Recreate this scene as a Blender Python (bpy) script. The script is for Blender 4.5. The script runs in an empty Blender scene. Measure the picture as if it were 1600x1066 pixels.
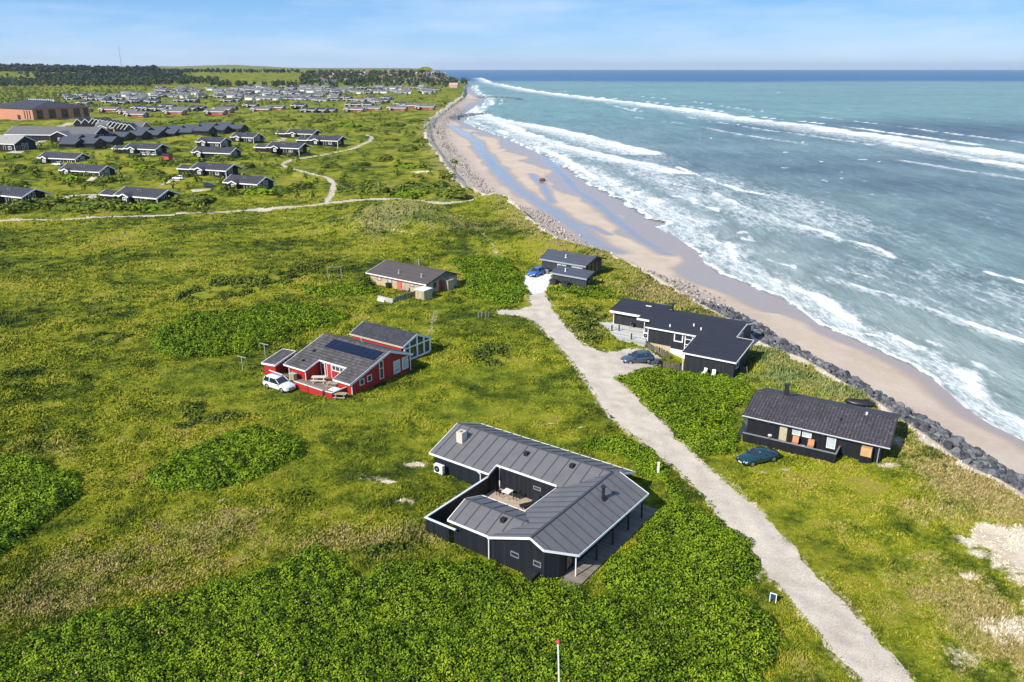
import bpy, math, random
import numpy as np
from math import radians as R
S = bpy.context.scene
COL = S.collection
random.seed(7)
rng = np.random.default_rng(11)

# ------------------------------------------------------------------ camera, sky, sun
F = 1240.0; CAMZ = 39.0; HORZ = 106.0
PIT = math.atan((533 - HORZ) / F)
CP, SP = math.cos(PIT), math.sin(PIT)
cam = bpy.data.cameras.new('camera'); camo = bpy.data.objects.new('camera', cam); COL.objects.link(camo)
cam.sensor_width = 36.0; cam.lens = 36.0 * F / 1600; cam.clip_start = 0.5; cam.clip_end = 60000
camo.location = (0, 0, CAMZ); camo.rotation_euler = (R(90) - PIT, R(0.0), 0)
S.camera = camo
SUN_EL = R(37); SUN_AZ = R(224)           # direction towards the sun, measured from +X
W = bpy.data.worlds.new('World'); S.world = W; W.use_nodes = True
wn = W.node_tree; wn.nodes.clear()
wo = wn.nodes.new('ShaderNodeOutputWorld'); bg = wn.nodes.new('ShaderNodeBackground')
sk = wn.nodes.new('ShaderNodeTexSky'); sk.sky_type = 'NISHITA'; sk.sun_disc = False
sk.sun_elevation = SUN_EL; sk.sun_rotation = R(90) - SUN_AZ
sk.altitude = 0; sk.air_density = 1.0; sk.dust_density = 0.0; sk.ozone_density = 4.0
# thin high cloud veils in the sky dome
tcw = wn.nodes.new('ShaderNodeTexCoord')
mpw = wn.nodes.new('ShaderNodeMapping'); mpw.inputs['Scale'].default_value = (1.6, 1.6, 9.0)
nzw = wn.nodes.new('ShaderNodeTexNoise'); nzw.inputs['Scale'].default_value = 2.2; nzw.inputs['Detail'].default_value = 7; nzw.inputs['Roughness'].default_value = 0.6
crw = wn.nodes.new('ShaderNodeValToRGB'); crw.color_ramp.elements[0].position = 0.44; crw.color_ramp.elements[1].position = 0.72
crw.color_ramp.elements[1].color = (0.5, 0.5, 0.5, 1)
mxw = wn.nodes.new('ShaderNodeMix'); mxw.data_type = 'RGBA'
mxw.inputs[7].default_value = (5.6, 6.5, 7.7, 1)
tint = wn.nodes.new('ShaderNodeMix'); tint.data_type = 'RGBA'; tint.blend_type = 'MULTIPLY'; tint.inputs[0].default_value = 1.0
tint.inputs[7].default_value = (0.60, 0.86, 1.22, 1)
wn.links.new(tcw.outputs['Generated'], mpw.inputs['Vector']); wn.links.new(mpw.outputs[0], nzw.inputs['Vector'])
wn.links.new(nzw.outputs['Fac'], crw.inputs[0]); wn.links.new(crw.outputs[0], mxw.inputs[0])
# deeper blue of a clear maritime sky over the physical one
sxw = wn.nodes.new('ShaderNodeSeparateXYZ'); wn.links.new(tcw.outputs['Generated'], sxw.inputs[0])
grw = wn.nodes.new('ShaderNodeValToRGB'); wn.links.new(sxw.outputs[2], grw.inputs[0]); ge = grw.color_ramp
for i, (q_, c_) in enumerate([(0.0, (.40, .52, .68)), (.035, (.25, .43, .68)), (.08, (.145, .33, .62)), (.3, (.15, .29, .50)), (1.0, (.08, .16, .34))]):
    e_ = ge.elements[i] if i < 2 else ge.elements.new(q_); e_.position = q_; e_.color = (*c_, 1)
scw = wn.nodes.new('ShaderNodeVectorMath'); scw.operation = 'SCALE'; scw.inputs['Scale'].default_value = 9.6; wn.links.new(grw.outputs[0], scw.inputs[0])
mgw = wn.nodes.new('ShaderNodeMix'); mgw.data_type = 'RGBA'; mgw.inputs[0].default_value = 0.8
wn.links.new(sk.outputs[0], tint.inputs[6]); wn.links.new(tint.outputs[2], mgw.inputs[6]); wn.links.new(scw.outputs[0], mgw.inputs[7])
wn.links.new(mgw.outputs[2], mxw.inputs[6])
wn.links.new(mxw.outputs[2], bg.inputs[0]); bg.inputs[1].default_value = 0.095
wn.links.new(bg.outputs[0], wo.inputs[0])
sl = bpy.data.lights.new('sun', 'SUN'); sl.energy = 4.2; sl.angle = R(0.5); sl.color = (1.0, 0.935, 0.82)
so = bpy.data.objects.new('sun', sl); COL.objects.link(so)
so.rotation_euler = (R(90) - SUN_EL, 0, SUN_AZ + R(90)); so.location = (-100, -100, 200)
S.view_settings.view_transform = 'Standard'; S.view_settings.look = 'None'
S.view_settings.exposure = 0.62; S.view_settings.gamma = 1.0
S.render.engine = 'CYCLES'
S.cycles.max_bounces = 6; S.cycles.diffuse_bounces = 2; S.cycles.glossy_bounces = 3; S.cycles.transmission_bounces = 3
S.cycles.use_denoising = True

# ------------------------------------------------------------------ helpers
def P(x, y, z=0.0):
    """world point at height z seen at photograph pixel (x, y): how positions were measured"""
    u = (x - 800) / F; v = (533 - y) / F
    d = (u, CP + v * SP, -SP + v * CP)
    t = (z - CAMZ) / d[2]
    return np.array([d[0] * t, d[1] * t, z])

_tab = np.random.default_rng(5).random((8, 256, 256))
def vn(x, y, seed=0):
    x = np.asarray(x, float); y = np.asarray(y, float)
    xi = np.floor(x).astype(int); yi = np.floor(y).astype(int)
    fx = x - xi; fy = y - yi
    fx = fx * fx * (3 - 2 * fx); fy = fy * fy * (3 - 2 * fy)
    t = _tab[seed % 8]
    a = t[xi & 255, yi & 255]; b = t[(xi + 1) & 255, yi & 255]
    c = t[xi & 255, (yi + 1) & 255]; d = t[(xi + 1) & 255, (yi + 1) & 255]
    return ((a * (1 - fx) + b * fx) * (1 - fy) + (c * (1 - fx) + d * fx) * fy) * 2 - 1
def fbm(x, y, seed=0, o=4):
    s = 0; a = 1.0; n = 0
    for k in range(o):
        s = s + a * vn(np.asarray(x) * 2 ** k + 17.3 * k, np.asarray(y) * 2 ** k - 9.1 * k, seed + k); n += a; a *= 0.5
    return s / n
def sm(x, a, b):
    t = np.clip((np.asarray(x, float) - a) / (b - a), 0, 1); return t * t * (3 - 2 * t)

# coast lines, measured: edge of the grass, foot of the rocks, edge of the water
def line(pts, z):
    q = np.array([P(x, y, z) for x, y in pts]); o = np.argsort(q[:, 1]); return q[o, 1], q[o, 0]
_G = line([(1830, 930), (1700, 846), (1600, 786), (1553, 757), (1514, 741), (1483, 719), (1451, 690), (1406, 658), (1374, 633), (1323, 604), (1253, 561), (1192, 540),
           (1136, 500), (1084, 472), (1031, 437), (990, 416), (945, 400), (900, 391), (873, 384), (840, 364), (810, 340), (792, 322), (768, 315), (744, 311), (735, 306), (720, 286),
           (699, 262), (678, 235), (667, 218), (664, 197), (686, 176), (708, 160), (722, 151), (727, 143), (726, 136), (734, 131)], 0.0)
_RK = line([(1830, 892), (1700, 808), (1600, 754), (1546, 717), (1483, 679), (1438, 657), (1393, 630), (1349, 604), (1291, 569), (1240, 542), (1196, 515), (1145, 487),
            (1088, 450), (1044, 435), (1000, 421), (952, 402), (918, 391), (900, 376), (876, 355), (858, 340), (834, 328), (798, 321), (774, 304), (744, 274), (722, 246),
            (702, 222), (696, 205), (700, 189), (722, 174), (740, 160), (748, 154)], -3.0)
_WT = line([(1830, 850), (1700, 760), (1600, 690), (1546, 665), (1508, 640), (1450, 590), (1372, 548), (1302, 518), (1250, 484), (1180, 452), (1110, 424), (1090, 392), (1022, 352),
            (966, 316), (930, 296), (900, 277), (882, 265), (855, 247), (825, 232), (786, 215), (750, 202), (724, 191), (727, 176), (752, 163), (758, 154), (742, 146), (734, 138), (742, 131)], -4.5)
def _fn(L, tail):
    ys = np.concatenate([L[0], [L[0][-1] + 150, 7700, 30000]]); xs = np.concatenate([L[1], [-235 + tail, -640 + tail, -3200 + tail]])
    return lambda Y: np.interp(Y, ys, xs)
_xg, _xr, _xw = _fn(_G, 0), _fn(_RK, 4), _fn(_WT, 8)
def xg(Y): return _xg(Y)
def xr(Y): return np.maximum(_xr(Y), xg(Y) + 1.5)
def xw(Y): return np.maximum(_xw(Y), xr(Y) + 2.0)

BUMPS = [(-10.5, 67.5, 0.7, 4.0), (-10, 59.5, 0.6, 3.5), (-30, 203, 4.4, 7), (-20, 202, 3.9, 7), (-39, 205, 2.6, 6), (-3, 190, 1.5, 9), (7, 178, 1.2, 8), (-40, 222, 1.8, 12),
         (12, 205, 2.0, 8), (3, 222, 2.4, 9), (-10, 245, 2.2, 12), (2, 260, 2.5, 10), (29.5, 102.5, -0.85, 5.5), (25.8, 107, -1.15, 3.6), (24, 103, -0.6, 3.5),
         (18, 170, 0.8, 7), (31, 88, 0.5, 5), (47, 70, 0.5, 6), (-45, 60, 0.6, 9), (-25, 75, 0.5, 8), (-60, 95, 0.7, 12)]
_PTH = [np.array([P(a, b, 0.6)[:2] for a, b in q]) for q in ([(506, 318), (560, 313), (600, 311), (640, 313), (690, 318), (722, 316), (742, 313)], [(440, 325), (490, 321), (510, 317), (520, 300), (522, 287), (510, 277), (480, 270), (452, 263), (440, 257), (455, 250), (500, 243), (550, 233), (575, 222)])]
def plateau(X, Y):
    far = sm(Y, 165, 240)
    z = 0.06 * vn(X / 1.1, Y / 1.1, 1) * (1 - far) + 0.11 * fbm(X / 4.5, Y / 4.5, 2, 2)
    z = z + (0.10 + 0.9 * far) * fbm(X / 21.0, Y / 15.0, 3, 4) + 0.7 * far * np.maximum(0, fbm(X / 9.0, Y / 9.0, 4, 2))
    z = z + sm(Y, 225, 330) * (1.6 * np.abs(fbm(X / 60, Y / 40, 6, 3)) + 1.5 * fbm(X / 17, Y / 13, 2, 3))
    for bx, by, a, s in BUMPS:
        z = z + a * np.exp(-((X - bx) ** 2 + (Y - by) ** 2) / (2 * s * s))
    if np.max(Y) > 150:
        dp = np.minimum(segdist(X, Y, _PTH[0]), segdist(X, Y, _PTH[1])); k_ = sm(dp, 7, 2.2); z = z * (1 - k_) + 0.6 * k_
    c_, s_ = math.cos(R(-35.7)), math.sin(R(-35.7)); du, dv = X + 7.57, Y - 60.69; uu = du * c_ + dv * s_; vv = -du * s_ + dv * c_
    z = z * (1 - sm(uu, -.5, .3) * sm(uu, 15.5, 14.5) * sm(vv, -.3, .4) * sm(vv, 17.5, 16.5))
    d = xg(Y) - X
    z = z + 26 * sm(Y, 950, 2100) * sm(d, -40, 260) + 9 * sm(Y, 1500, 2600) * sm(-X, 400, 1500)
    z = z + 25 * np.exp(-(((X + 212) / 38) ** 2 + ((Y - 2120) / 90) ** 2)) + 9 * np.exp(-(((X + 290) / 90) ** 2 + ((Y - 2150) / 120) ** 2))
    z = z + 16 * np.exp(-(((Y - 6500) / 900) ** 2)) * np.exp(-(((X + 2900) / 700) ** 2)) + 20 * np.exp(-(((Y - 6500) / 900) ** 2)) * np.exp(-(((X + 2150) / 230) ** 2))
    return z
def H(X, Y):
    X = np.asarray(X, float); Y = np.asarray(Y, float)
    g, r, w = xg(Y), xr(Y), xw(Y)
    top = plateau(X, Y) + 0.35 * sm(g - X, 8, 0) * (Y < 2000)
    t = np.clip((X - g) / (r - g), 0, 1); t2 = np.clip((X - r) / (w - r), 0, 1)
    t = np.where(Y > 140, 0.65 * np.clip(t * 3.0, 0, 1) + 0.35 * t, t)
    low = -3.0 - 1.5 * t2 - 0.05 * np.clip(X - w, 0, 80) + 0.05 * fbm(X / 5, Y / 8, 5, 2)
    return np.where(X < g, top, top * (1 - t) + low * t)
_TS = np.exp(np.linspace(math.log(30), math.log(9000), 420))
def G(x, y, it=0):
    """where the line of sight through (x, y) first meets the terrain"""
    u = (x - 800) / F; v = (533 - y) / F; d = np.array([u, CP + v * SP, -SP + v * CP])
    lo = np.array([0, 0, CAMZ])[None] + d[None] * _TS[:, None]; e = lo[:, 2] - H(lo[:, 0], lo[:, 1])
    k = np.where(e <= 0)[0]
    if len(k) == 0: q = lo[np.argmin(np.abs(lo[:, 1] - 2300))]; return np.array([q[0], q[1], float(H(q[0], q[1]))])
    t0, t1 = _TS[max(k[0] - 1, 0)], _TS[k[0]]
    for _ in range(3):
        ts = np.linspace(t0, t1, 9); q = np.array([0, 0, CAMZ])[None] + d[None] * ts[:, None]; e = q[:, 2] - H(q[:, 0], q[:, 1]); i = np.where(e <= 0)[0]; i = i[0] if len(i) else 8
        t0, t1 = ts[max(i - 1, 0)], ts[i]
    q = d * t1; return np.array([q[0], q[1], float(H(q[0], q[1]))])
def GW(pts): return np.array([G(x, y, 6)[:2] for x, y in pts])

def inpoly(X, Y, poly):
    poly = np.asarray(poly); r = np.zeros(np.shape(X), bool)
    j = len(poly) - 1
    for i in range(len(poly)):
        xi, yi = poly[i]; xj, yj = poly[j]
        c = ((yi > Y) != (yj > Y)) & (X < (xj - xi) * (Y - yi) / ((yj - yi) if yj != yi else 1e-9) + xi)
        r ^= c; j = i
    return r
def segdist(X, Y, pts, closed=False):
    pts = np.asarray(pts); n = len(pts); D = np.full(np.shape(X), 1e9)
    for i in range(n if closed else n - 1):
        a = pts[i]; b = pts[(i + 1) % n]; ab = b - a; L = max(1e-9, ab @ ab)
        t = np.clip(((X - a[0]) * ab[0] + (Y - a[1]) * ab[1]) / L, 0, 1)
        D = np.minimum(D, np.hypot(X - a[0] - t * ab[0], Y - a[1] - t * ab[1]))
    return D

# ---- nodes
class NT:
    def __init__(s, name):
        s.m = bpy.data.materials.new(name); s.m.use_nodes = True; s.t = s.m.node_tree; s.t.nodes.clear()
        s.out = s.n('ShaderNodeOutputMaterial'); s.b = s.n('ShaderNodeBsdfPrincipled'); s.l(s.b.outputs[0], s.out.inputs[0])
    def n(s, t, **k):
        q = s.t.nodes.new(t)
        for a, b in k.items(): setattr(q, a, b)
        return q
    def l(s, a, b): s.t.links.new(a, b)
    def val(s, i, v):
        if hasattr(v, 'is_linked') or hasattr(v, 'links'): s.l(v, i)
        else: i.default_value = v
    def pos(s, scale=(1, 1, 1), rot=(0, 0, 0), obj=False):
        g = s.n('ShaderNodeTexCoord').outputs['Object'] if obj else s.n('ShaderNodeNewGeometry').outputs['Position']
        m = s.n('ShaderNodeMapping'); m.inputs['Scale'].default_value = scale; m.inputs['Rotation'].default_value = rot; s.l(g, m.inputs[0]); return m.outputs[0]
    def noise(s, vec, scale, detail=4, rough=0.55, dist=0.0):
        q = s.n('ShaderNodeTexNoise'); s.l(vec, q.inputs['Vector']); q.inputs['Scale'].default_value = scale; q.inputs['Detail'].default_value = detail
        q.inputs['Roughness'].default_value = rough; q.inputs['Distortion'].default_value = dist; return q.outputs['Fac']
    def ramp(s, fac, stops, inter='LINEAR'):
        q = s.n('ShaderNodeValToRGB'); s.val(q.inputs[0], fac); e = q.color_ramp; e.interpolation = inter
        while len(e.elements) > 1: e.elements.remove(e.elements[-1])
        for i, (p, c) in enumerate(stops):
            if isinstance(c, (int, float)): c = (c, c, c)
            x = e.elements[0] if i == 0 else e.elements.new(p)
            x.position = p; x.color = (*c, 1)
        return q.outputs[0]
    def mix(s, fac, a, b, mode='MIX'):
        q = s.n('ShaderNodeMix'); q.data_type = 'RGBA'; q.blend_type = mode; s.val(q.inputs[0], fac)
        for i, v in ((6, a), (7, b)):
            if isinstance(v, tuple): v = (*v[:3], 1)
            s.val(q.inputs[i], v)
        return q.outputs[2]
    def math(s, op, a, b=0.0, c=0.0, clamp=False):
        q = s.n('ShaderNodeMath'); q.operation = op; q.use_clamp = clamp
        for i, v in enumerate((a, b, c)): s.val(q.inputs[i], v)
        return q.outputs[0]
    def attr(s, name):
        q = s.n('ShaderNodeAttribute'); q.attribute_name = name
        sp = s.n('ShaderNodeSeparateColor'); s.l(q.outputs['Color'], sp.inputs[0]); return sp.outputs[0], sp.outputs[1], sp.outputs[2]
    def bump(s, h, strength, dist, norm=None):
        q = s.n('ShaderNodeBump'); s.l(h, q.inputs['Height']); q.inputs['Strength'].default_value = strength; q.inputs['Distance'].default_value = dist
        if norm is not None: s.l(norm, q.inputs['Normal'])
        return q.outputs[0]
    def set(s, color=None, rough=None, normal=None, metal=None, spec=None, ior=None):
        if color is not None: s.val(s.b.inputs['Base Color'], (*color, 1) if isinstance(color, tuple) else color)
        if rough is not None: s.val(s.b.inputs['Roughness'], rough)
        if normal is not None: s.l(normal, s.b.inputs['Normal'])
        if metal is not None: s.val(s.b.inputs['Metallic'], metal)
        if spec is not None: s.val(s.b.inputs['Specular IOR Level'], spec)
        if ior is not None: s.b.inputs['IOR'].default_value = ior
        return s.m
def plain(name, c, rough=0.6, var=0.12, scale=1.5, metal=0.0, spec=0.4):
    t = NT(name); n = t.noise(t.pos(obj=True), scale, 5, 0.6)
    lo = tuple(x * (1 - var) for x in c); hi = tuple(min(1, x * (1 + var)) for x in c)
    return t.set(t.ramp(n, [(0.3, lo), (0.7, hi)]), rough, metal=metal, spec=spec)

# ---- mesh builders
def raw_mesh(name, V, Fq, mats, matidx=None, smooth=False, attrs=None, fattr=None):
    V = np.asarray(V, np.float32); Fq = np.asarray(Fq, np.int32); k = Fq.shape[1]
    me = bpy.data.meshes.new(name); me.vertices.add(len(V)); me.vertices.foreach_set('co', V.ravel())
    me.loops.add(Fq.size); me.loops.foreach_set('vertex_index', Fq.ravel())
    me.polygons.add(len(Fq)); me.polygons.foreach_set('loop_start', np.arange(0, Fq.size, k, dtype=np.int32))
    try: me.polygons.foreach_set('loop_total', np.full(len(Fq), k, np.int32))
    except Exception: pass
    for m in mats: me.materials.append(m)
    if matidx is not None: me.polygons.foreach_set('material_index', np.asarray(matidx, np.int32))
    if smooth: me.polygons.foreach_set('use_smooth', np.ones(len(Fq), bool))
    me.update(calc_edges=True); me.validate()
    for nm, arr in (attrs or {}).items():
        a = me.attributes.new(nm, 'FLOAT_COLOR', 'POINT'); c = np.ones((len(V), 4), np.float32); c[:, :arr.shape[1]] = arr; a.data.foreach_set('color', c.ravel())
    for nm, arr in (fattr or {}).items():
        a = me.attributes.new(nm, 'FLOAT_COLOR', 'FACE'); c = np.ones((len(Fq), 4), np.float32); c[:, :arr.shape[1]] = arr; a.data.foreach_set('color', c.ravel())
    return me
def link(name, me, parent=None, **props):
    o = bpy.data.objects.new(name, me); COL.objects.link(o)
    if parent is not None: o.parent = parent
    for k, v in props.items(): o[k] = v
    return o
def thing(name, label, cat, loc=(0, 0, 0), rz=0.0, group=None):
    o = bpy.data.objects.new(name, None); COL.objects.link(o); o.location = loc; o.rotation_euler = (0, 0, rz)
    o.empty_display_size = 0.5; o['label'] = label; o['category'] = cat
    if group: o['group'] = group
    return o
def tag(o, label, cat, group=None):
    o['label'] = label; o['category'] = cat
    if group: o['group'] = group
    return o
def kids(o): return [c for c in ALLKIDS.get(o.name, [])]
ALLKIDS = {}
def copy_tree(o, parent=None):
    c = o.copy(); COL.objects.link(c); c.parent = parent
    ks = [x for x in o.children]
    for ch in ks: copy_tree(ch, c)
    return c
def put(o, loc, rz=None, sc=None, label=None, group=None):
    o.location = loc
    if rz is not None: o.rotation_euler = (0, 0, rz)
    if sc is not None: o.scale = (sc, sc, sc) if isinstance(sc, (int, float)) else sc
    if label: o['label'] = label
    if group: o['group'] = group
    return o

class MB:
    def __init__(s): s.v = []; s.f = []; s.mi = []; s.cur = 0
    def add(s, vs, fs):
        b = len(s.v); s.v += [tuple(map(float, q)) for q in vs]
        for q in fs: s.f.append(tuple(i + b for i in q)); s.mi.append(s.cur)
        return s
    def box(s, x0, x1, y0, y1, z0, z1):
        return s.add([(x0, y0, z0), (x1, y0, z0), (x1, y1, z0), (x0, y1, z0), (x0, y0, z1), (x1, y0, z1), (x1, y1, z1), (x0, y1, z1)],
                     [(3, 2, 1, 0), (4, 5, 6, 7), (0, 1, 5, 4), (1, 2, 6, 5), (2, 3, 7, 6), (3, 0, 4, 7)])
    def obox(s, p0, p1, w, h, up=(0, 0, 1)):
        """bar from p0 to p1, section w across, h along up"""
        a = np.array(p0, float); b = np.array(p1, float); d = b - a; d /= max(1e-9, np.linalg.norm(d)); u = np.array(up, float)
        r = np.cross(d, u); r /= max(1e-9, np.linalg.norm(r)); u = np.cross(r, d)
        vs = [c + r * i * w / 2 + u * j * h / 2 for c in (a, b) for i, j in ((-1, -1), (1, -1), (1, 1), (-1, 1))]
        return s.add(vs, [(0, 1, 2, 3), (7, 6, 5, 4), (0, 4, 5, 1), (1, 5, 6, 2), (2, 6, 7, 3), (3, 7, 4, 0)])
    def slab(s, poly, pl, th):
        """roof plane: poly of (u,v), pl=(a,b,c) z=a+b*u+c*v"""
        n = len(poly); z = lambda q: pl[0] + pl[1] * q[0] + pl[2] * q[1]
        area = sum(poly[i][0] * poly[(i + 1) % n][1] - poly[(i + 1) % n][0] * poly[i][1] for i in range(n))
        if area < 0: poly = poly[::-1]
        vs = [(q[0], q[1], z(q)) for q in poly] + [(q[0], q[1], z(q) - th) for q in poly]
        fs = [tuple(range(n)), tuple(range(2 * n - 1, n - 1, -1))] + [(i, i + n, (i + 1) % n + n, (i + 1) % n) for i in range(n)]
        return s.add(vs, fs)
    def ribs(s, poly, pl, axis, step, w=0.05, h=0.05, off=0.0, trim=0.03):
        z = lambda a, b: pl[0] + pl[1] * a + pl[2] * b
        lo = min(q[axis] for q in poly); hi = max(q[axis] for q in poly); c = lo + step * 0.5 + off
        while c < hi - 0.1:
            xs = []
            for i in range(len(poly)):
                a, b = poly[i], poly[(i + 1) % len(poly)]
                if (a[axis] > c) != (b[axis] > c):
                    t = (c - a[axis]) / (b[axis] - a[axis]); xs.append(a[1 - axis] + t * (b[1 - axis] - a[1 - axis]))
            xs.sort()
            for k in range(0, len(xs) - 1, 2):
                l, r = xs[k] + trim, xs[k + 1] - trim
                if r - l < 0.2: continue
                p = (c, l) if axis == 0 else (l, c); q = (c, r) if axis == 0 else (r, c)
                s.obox((*p, z(*p) + h * 0.4), (*q, z(*q) + h * 0.4), w, h)
            c += step
        return s
    def walls(s, foot, top, z0, n=1, close=True):
        m = len(foot)
        area = sum(foot[i][0] * foot[(i + 1) % m][1] - foot[(i + 1) % m][0] * foot[i][1] for i in range(m))
        if area < 0: foot = foot[::-1]
        for i in range(m if close else m - 1):
            a = np.array(foot[i], float); b = np.array(foot[(i + 1) % m], float)
            for k in range(n):
                p = a + (b - a) * k / n; q = a + (b - a) * (k + 1) / n
                s.add([(*p, z0), (*q, z0), (*q, top(*q)), (*p, top(*p))], [(0, 1, 2, 3)])
        return s
    def tube(s, p0, p1, r0, r1=None, n=10, cap=True):
        if r1 is None: r1 = r0
        a = np.array(p0, float); b = np.array(p1, float); d = b - a; d /= max(1e-9, np.linalg.norm(d))
        t = np.array((0, 0, 1.0)) if abs(d[2]) < 0.9 else np.array((1.0, 0, 0))
        x = np.cross(d, t); x /= np.linalg.norm(x); y = np.cross(d, x)
        vs = [c + r * (x * math.cos(2 * math.pi * i / n) + y * math.sin(2 * math.pi * i / n)) for c, r in ((a, r0), (b, r1)) for i in range(n)]
        fs = [(i, (i + 1) % n, (i + 1) % n + n, i + n) for i in range(n)]
        if cap: fs += [tuple(range(n - 1, -1, -1)), tuple(range(n, 2 * n))]
        return s.add(vs, fs)
    def loft(s, rings, closed=True, caps=True):
        n = len(rings[0]); vs = [p for r in rings for p in r]; fs = []
        for k in range(len(rings) - 1):
            for i in range(n if closed else n - 1):
                j = (i + 1) % n; fs.append((k * n + i, k * n + j, (k + 1) * n + j, (k + 1) * n + i))
        if caps: fs += [tuple(range(n - 1, -1, -1)), tuple(range((len(rings) - 1) * n, len(rings) * n))]
        return s.add(vs, fs)
    def mesh(s, name, mats, smooth=False):
        if not isinstance(mats, (list, tuple)): mats = [mats]
        me = bpy.data.meshes.new(name); me.from_pydata(s.v, [], s.f)
        for m in mats: me.materials.append(m)
        me.polygons.foreach_set('material_index', s.mi)
        if smooth: me.polygons.foreach_set('use_smooth', [True] * len(s.f))
        me.update(); return me
    def obj(s, name, mats, parent=None, smooth=False, label=None):
        o = link(name, s.mesh(name, mats, smooth), parent)
        if label: o['label'] = label
        return o

# ------------------------------------------------------------------ terrain masks
ROAD = GW([(1345, 1066), (1290, 1008), (1245, 955), (1200, 900), (1150, 838), (1110, 790), (1060, 738), (1000, 690), (950, 650), (925, 612), (905, 582), (880, 550),
           (852, 522), (836, 503), (812, 494), (776, 491), (777, 485), (812, 484), (830, 478), (824, 462), (850, 456), (864, 482), (882, 508), (915, 540), (945, 551), (985, 545),
           (1010, 546), (1034, 560), (1022, 574), (990, 580), (962, 590), (1030, 652), (1085, 712), (1130, 750), (1180, 790), (1240, 858), (1300, 920), (1370, 996), (1432, 1066)])
_a, _b = ROAD[0], ROAD[-1]
ROAD = np.vstack([[_a + np.array([4.6, -16.0])], ROAD, [_b + np.array([4.6, -16.0])]])
DRIVE = GW([(808, 436), (822, 430), (862, 428), (860, 440), (851, 457), (824, 463), (816, 448)])
PATHS = [(GW([(-60, 347), (0, 345), (130, 341), (250, 337), (350, 331), (410, 327), (440, 325), (490, 321), (510, 317), (520, 300), (522, 287), (510, 277), (480, 270), (452, 263), (440, 257),
              (455, 250), (500, 243), (550, 233), (575, 222), (582, 215), (574, 211)]), 0.95), (_PTH[0], 1.8),
         (GW([(400, 328), (420, 327), (450, 324)]), 2.4)]
FAINT = [(GW([(690, 320), (725, 343), (755, 366), (768, 380), (774, 392), (777, 412)]), 0.6), (GW([(300, 352), (360, 343), (425, 333)]), 0.6), (GW([(440, 340), (600, 358), (700, 372), (750, 384)]), 0.5),
         (GW([(672, 520), (676, 500), (680, 486)]), 0.7)]
def splat(L, X, Y, warp=1.0):
    s = np.zeros(np.shape(X)); wx = fbm(X / 2.2, Y / 2.2, 1, 3) * warp; wy = fbm(X / 2.2, Y / 2.2, 5, 3) * warp
    for px, py, rx, ry, a in L:
        c = G(px, py, 6); s = np.maximum(s, a * np.exp(-(((X - c[0]) / rx + wx) ** 2 + ((Y - c[1]) / ry + wy) ** 2)))
    return s
SANDS = [(1565, 842, 3.4, 1.8, 1.3), (1595, 872, 2.6, 2.6, 1.4), (1600, 980, 2.5, 2.5, .6), (1545, 985, 1.5, 1.5, .5), (1500, 1020, 1.5, 1.5, .45), (1530, 862, 1.4, 1.1, .9), (1600, 905, 1.6, 1.5, .8), (1505, 838, 1.0, .6, .8), (1512, 900, .9, .8, .9), (1620, 940, 1.6, 2.6, .7), (1545, 915, .9, .7, .6),
         (1590, 740 + 90, 1.3, .5, .8), (645, 727, 1.6, .6, 1.0), (608, 752, .9, .4, 1.0), (632, 782, 1.5, .6, .8), (600, 745, 3, 1.5, .35), (690, 715, 1.0, .5, .7), (860, 662, 1.0, .4, .7), (850, 668, 2.6, .7, .4), (905, 668, .8, .3, .7), (755, 680, 2.0, .6, .4),
         (1225, 735, 1.0, .5, .7), (1190, 738, 1.6, .5, .6), (1400, 690, .9, 1.6, .75), (1386, 728, 1.2, .8, .8), (660, 268, 4, 2.0, .9), (690, 272, 3, 1.4, .7), (1045, 440, 4.5, 2.2, .7), (1090, 465, 2.5, 1.2, .8), (972, 520, 2.0, 2.2, .5),
         (345, 782, 1.0, .5, .5), (1185, 905, 1.0, 1.2, .6), (880, 460, 1.2, 3, .4), (690, 420, 1.4, .6, .4), (640, 664, .6, .3, .5), (1180, 790, 1.0, 1.0, .5), (930, 545, 3, 1.0, .4), (885, 905, 1.0, .3, .7)]
STRAW = [(350, 830, 9, 5, .62), (180, 880, 8, 5, .62), (520, 840, 6, 3.5, .6), (80, 930, 7, 4, .6), (640, 835, 3.5, 2, .55), (1530, 960, 6, 7, .95), (1480, 900, 3, 3, .6), (1420, 800, 6, 4, .5), (1560, 760, 6, 5, .6), (1300, 770, 4, 2, .5), (1330, 830, 4, 3, .4),
         (620, 325, 16, 9, .55), (760, 400, 7, 8, .45), (700, 345, 12, 9, .4), (930, 445, 6, 5, .5), (1000, 460, 8, 6, .45), (900, 520, 6, 5, .55), (740, 350, 10, 10, .4), (170, 480, 7, 3, .35), (60, 700, 9, 4, .35), (820, 665, 6, 1.6, .4), (1240, 640, 5, 4, .25),
         (600, 290, 25, 10, .4), (560, 170 + 90, 30, 12, .35), (1250, 1040, 2.5, 4, .5)]
LUSH = [(560, 640, 11, 5, .9), (700, 640, 10, 4, .8), (330, 590, 9, 6, .8), (860, 620, 7, 5, .7), (760, 590, 8, 5, .6), (700, 480, 8, 4, .6), (740, 510, 10, 5, .5), (520, 720, 7, 4, .5), (590, 690, 6, 3, .5), (500, 650, 8, 4, .6), (1120, 740, 4, 2.5, .5),
        (1380, 960, 5, 5, .3), (450, 620, 6, 3, .8)]
MARRAM = [(1235, 590, 6, 5, .95), (1290, 610, 5, 4, .9), (1200, 560, 4, 4, .8), (1330, 640, 4, 3, .5), (1170, 645, 3, 5, .5), (930, 500, 5, 7, .45), (150, 470, 6, 3, .3), (1060, 640, 2, 2, .5), (640, 335, 12, 6, .5), (700, 310, 9, 6, .5)]
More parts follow.
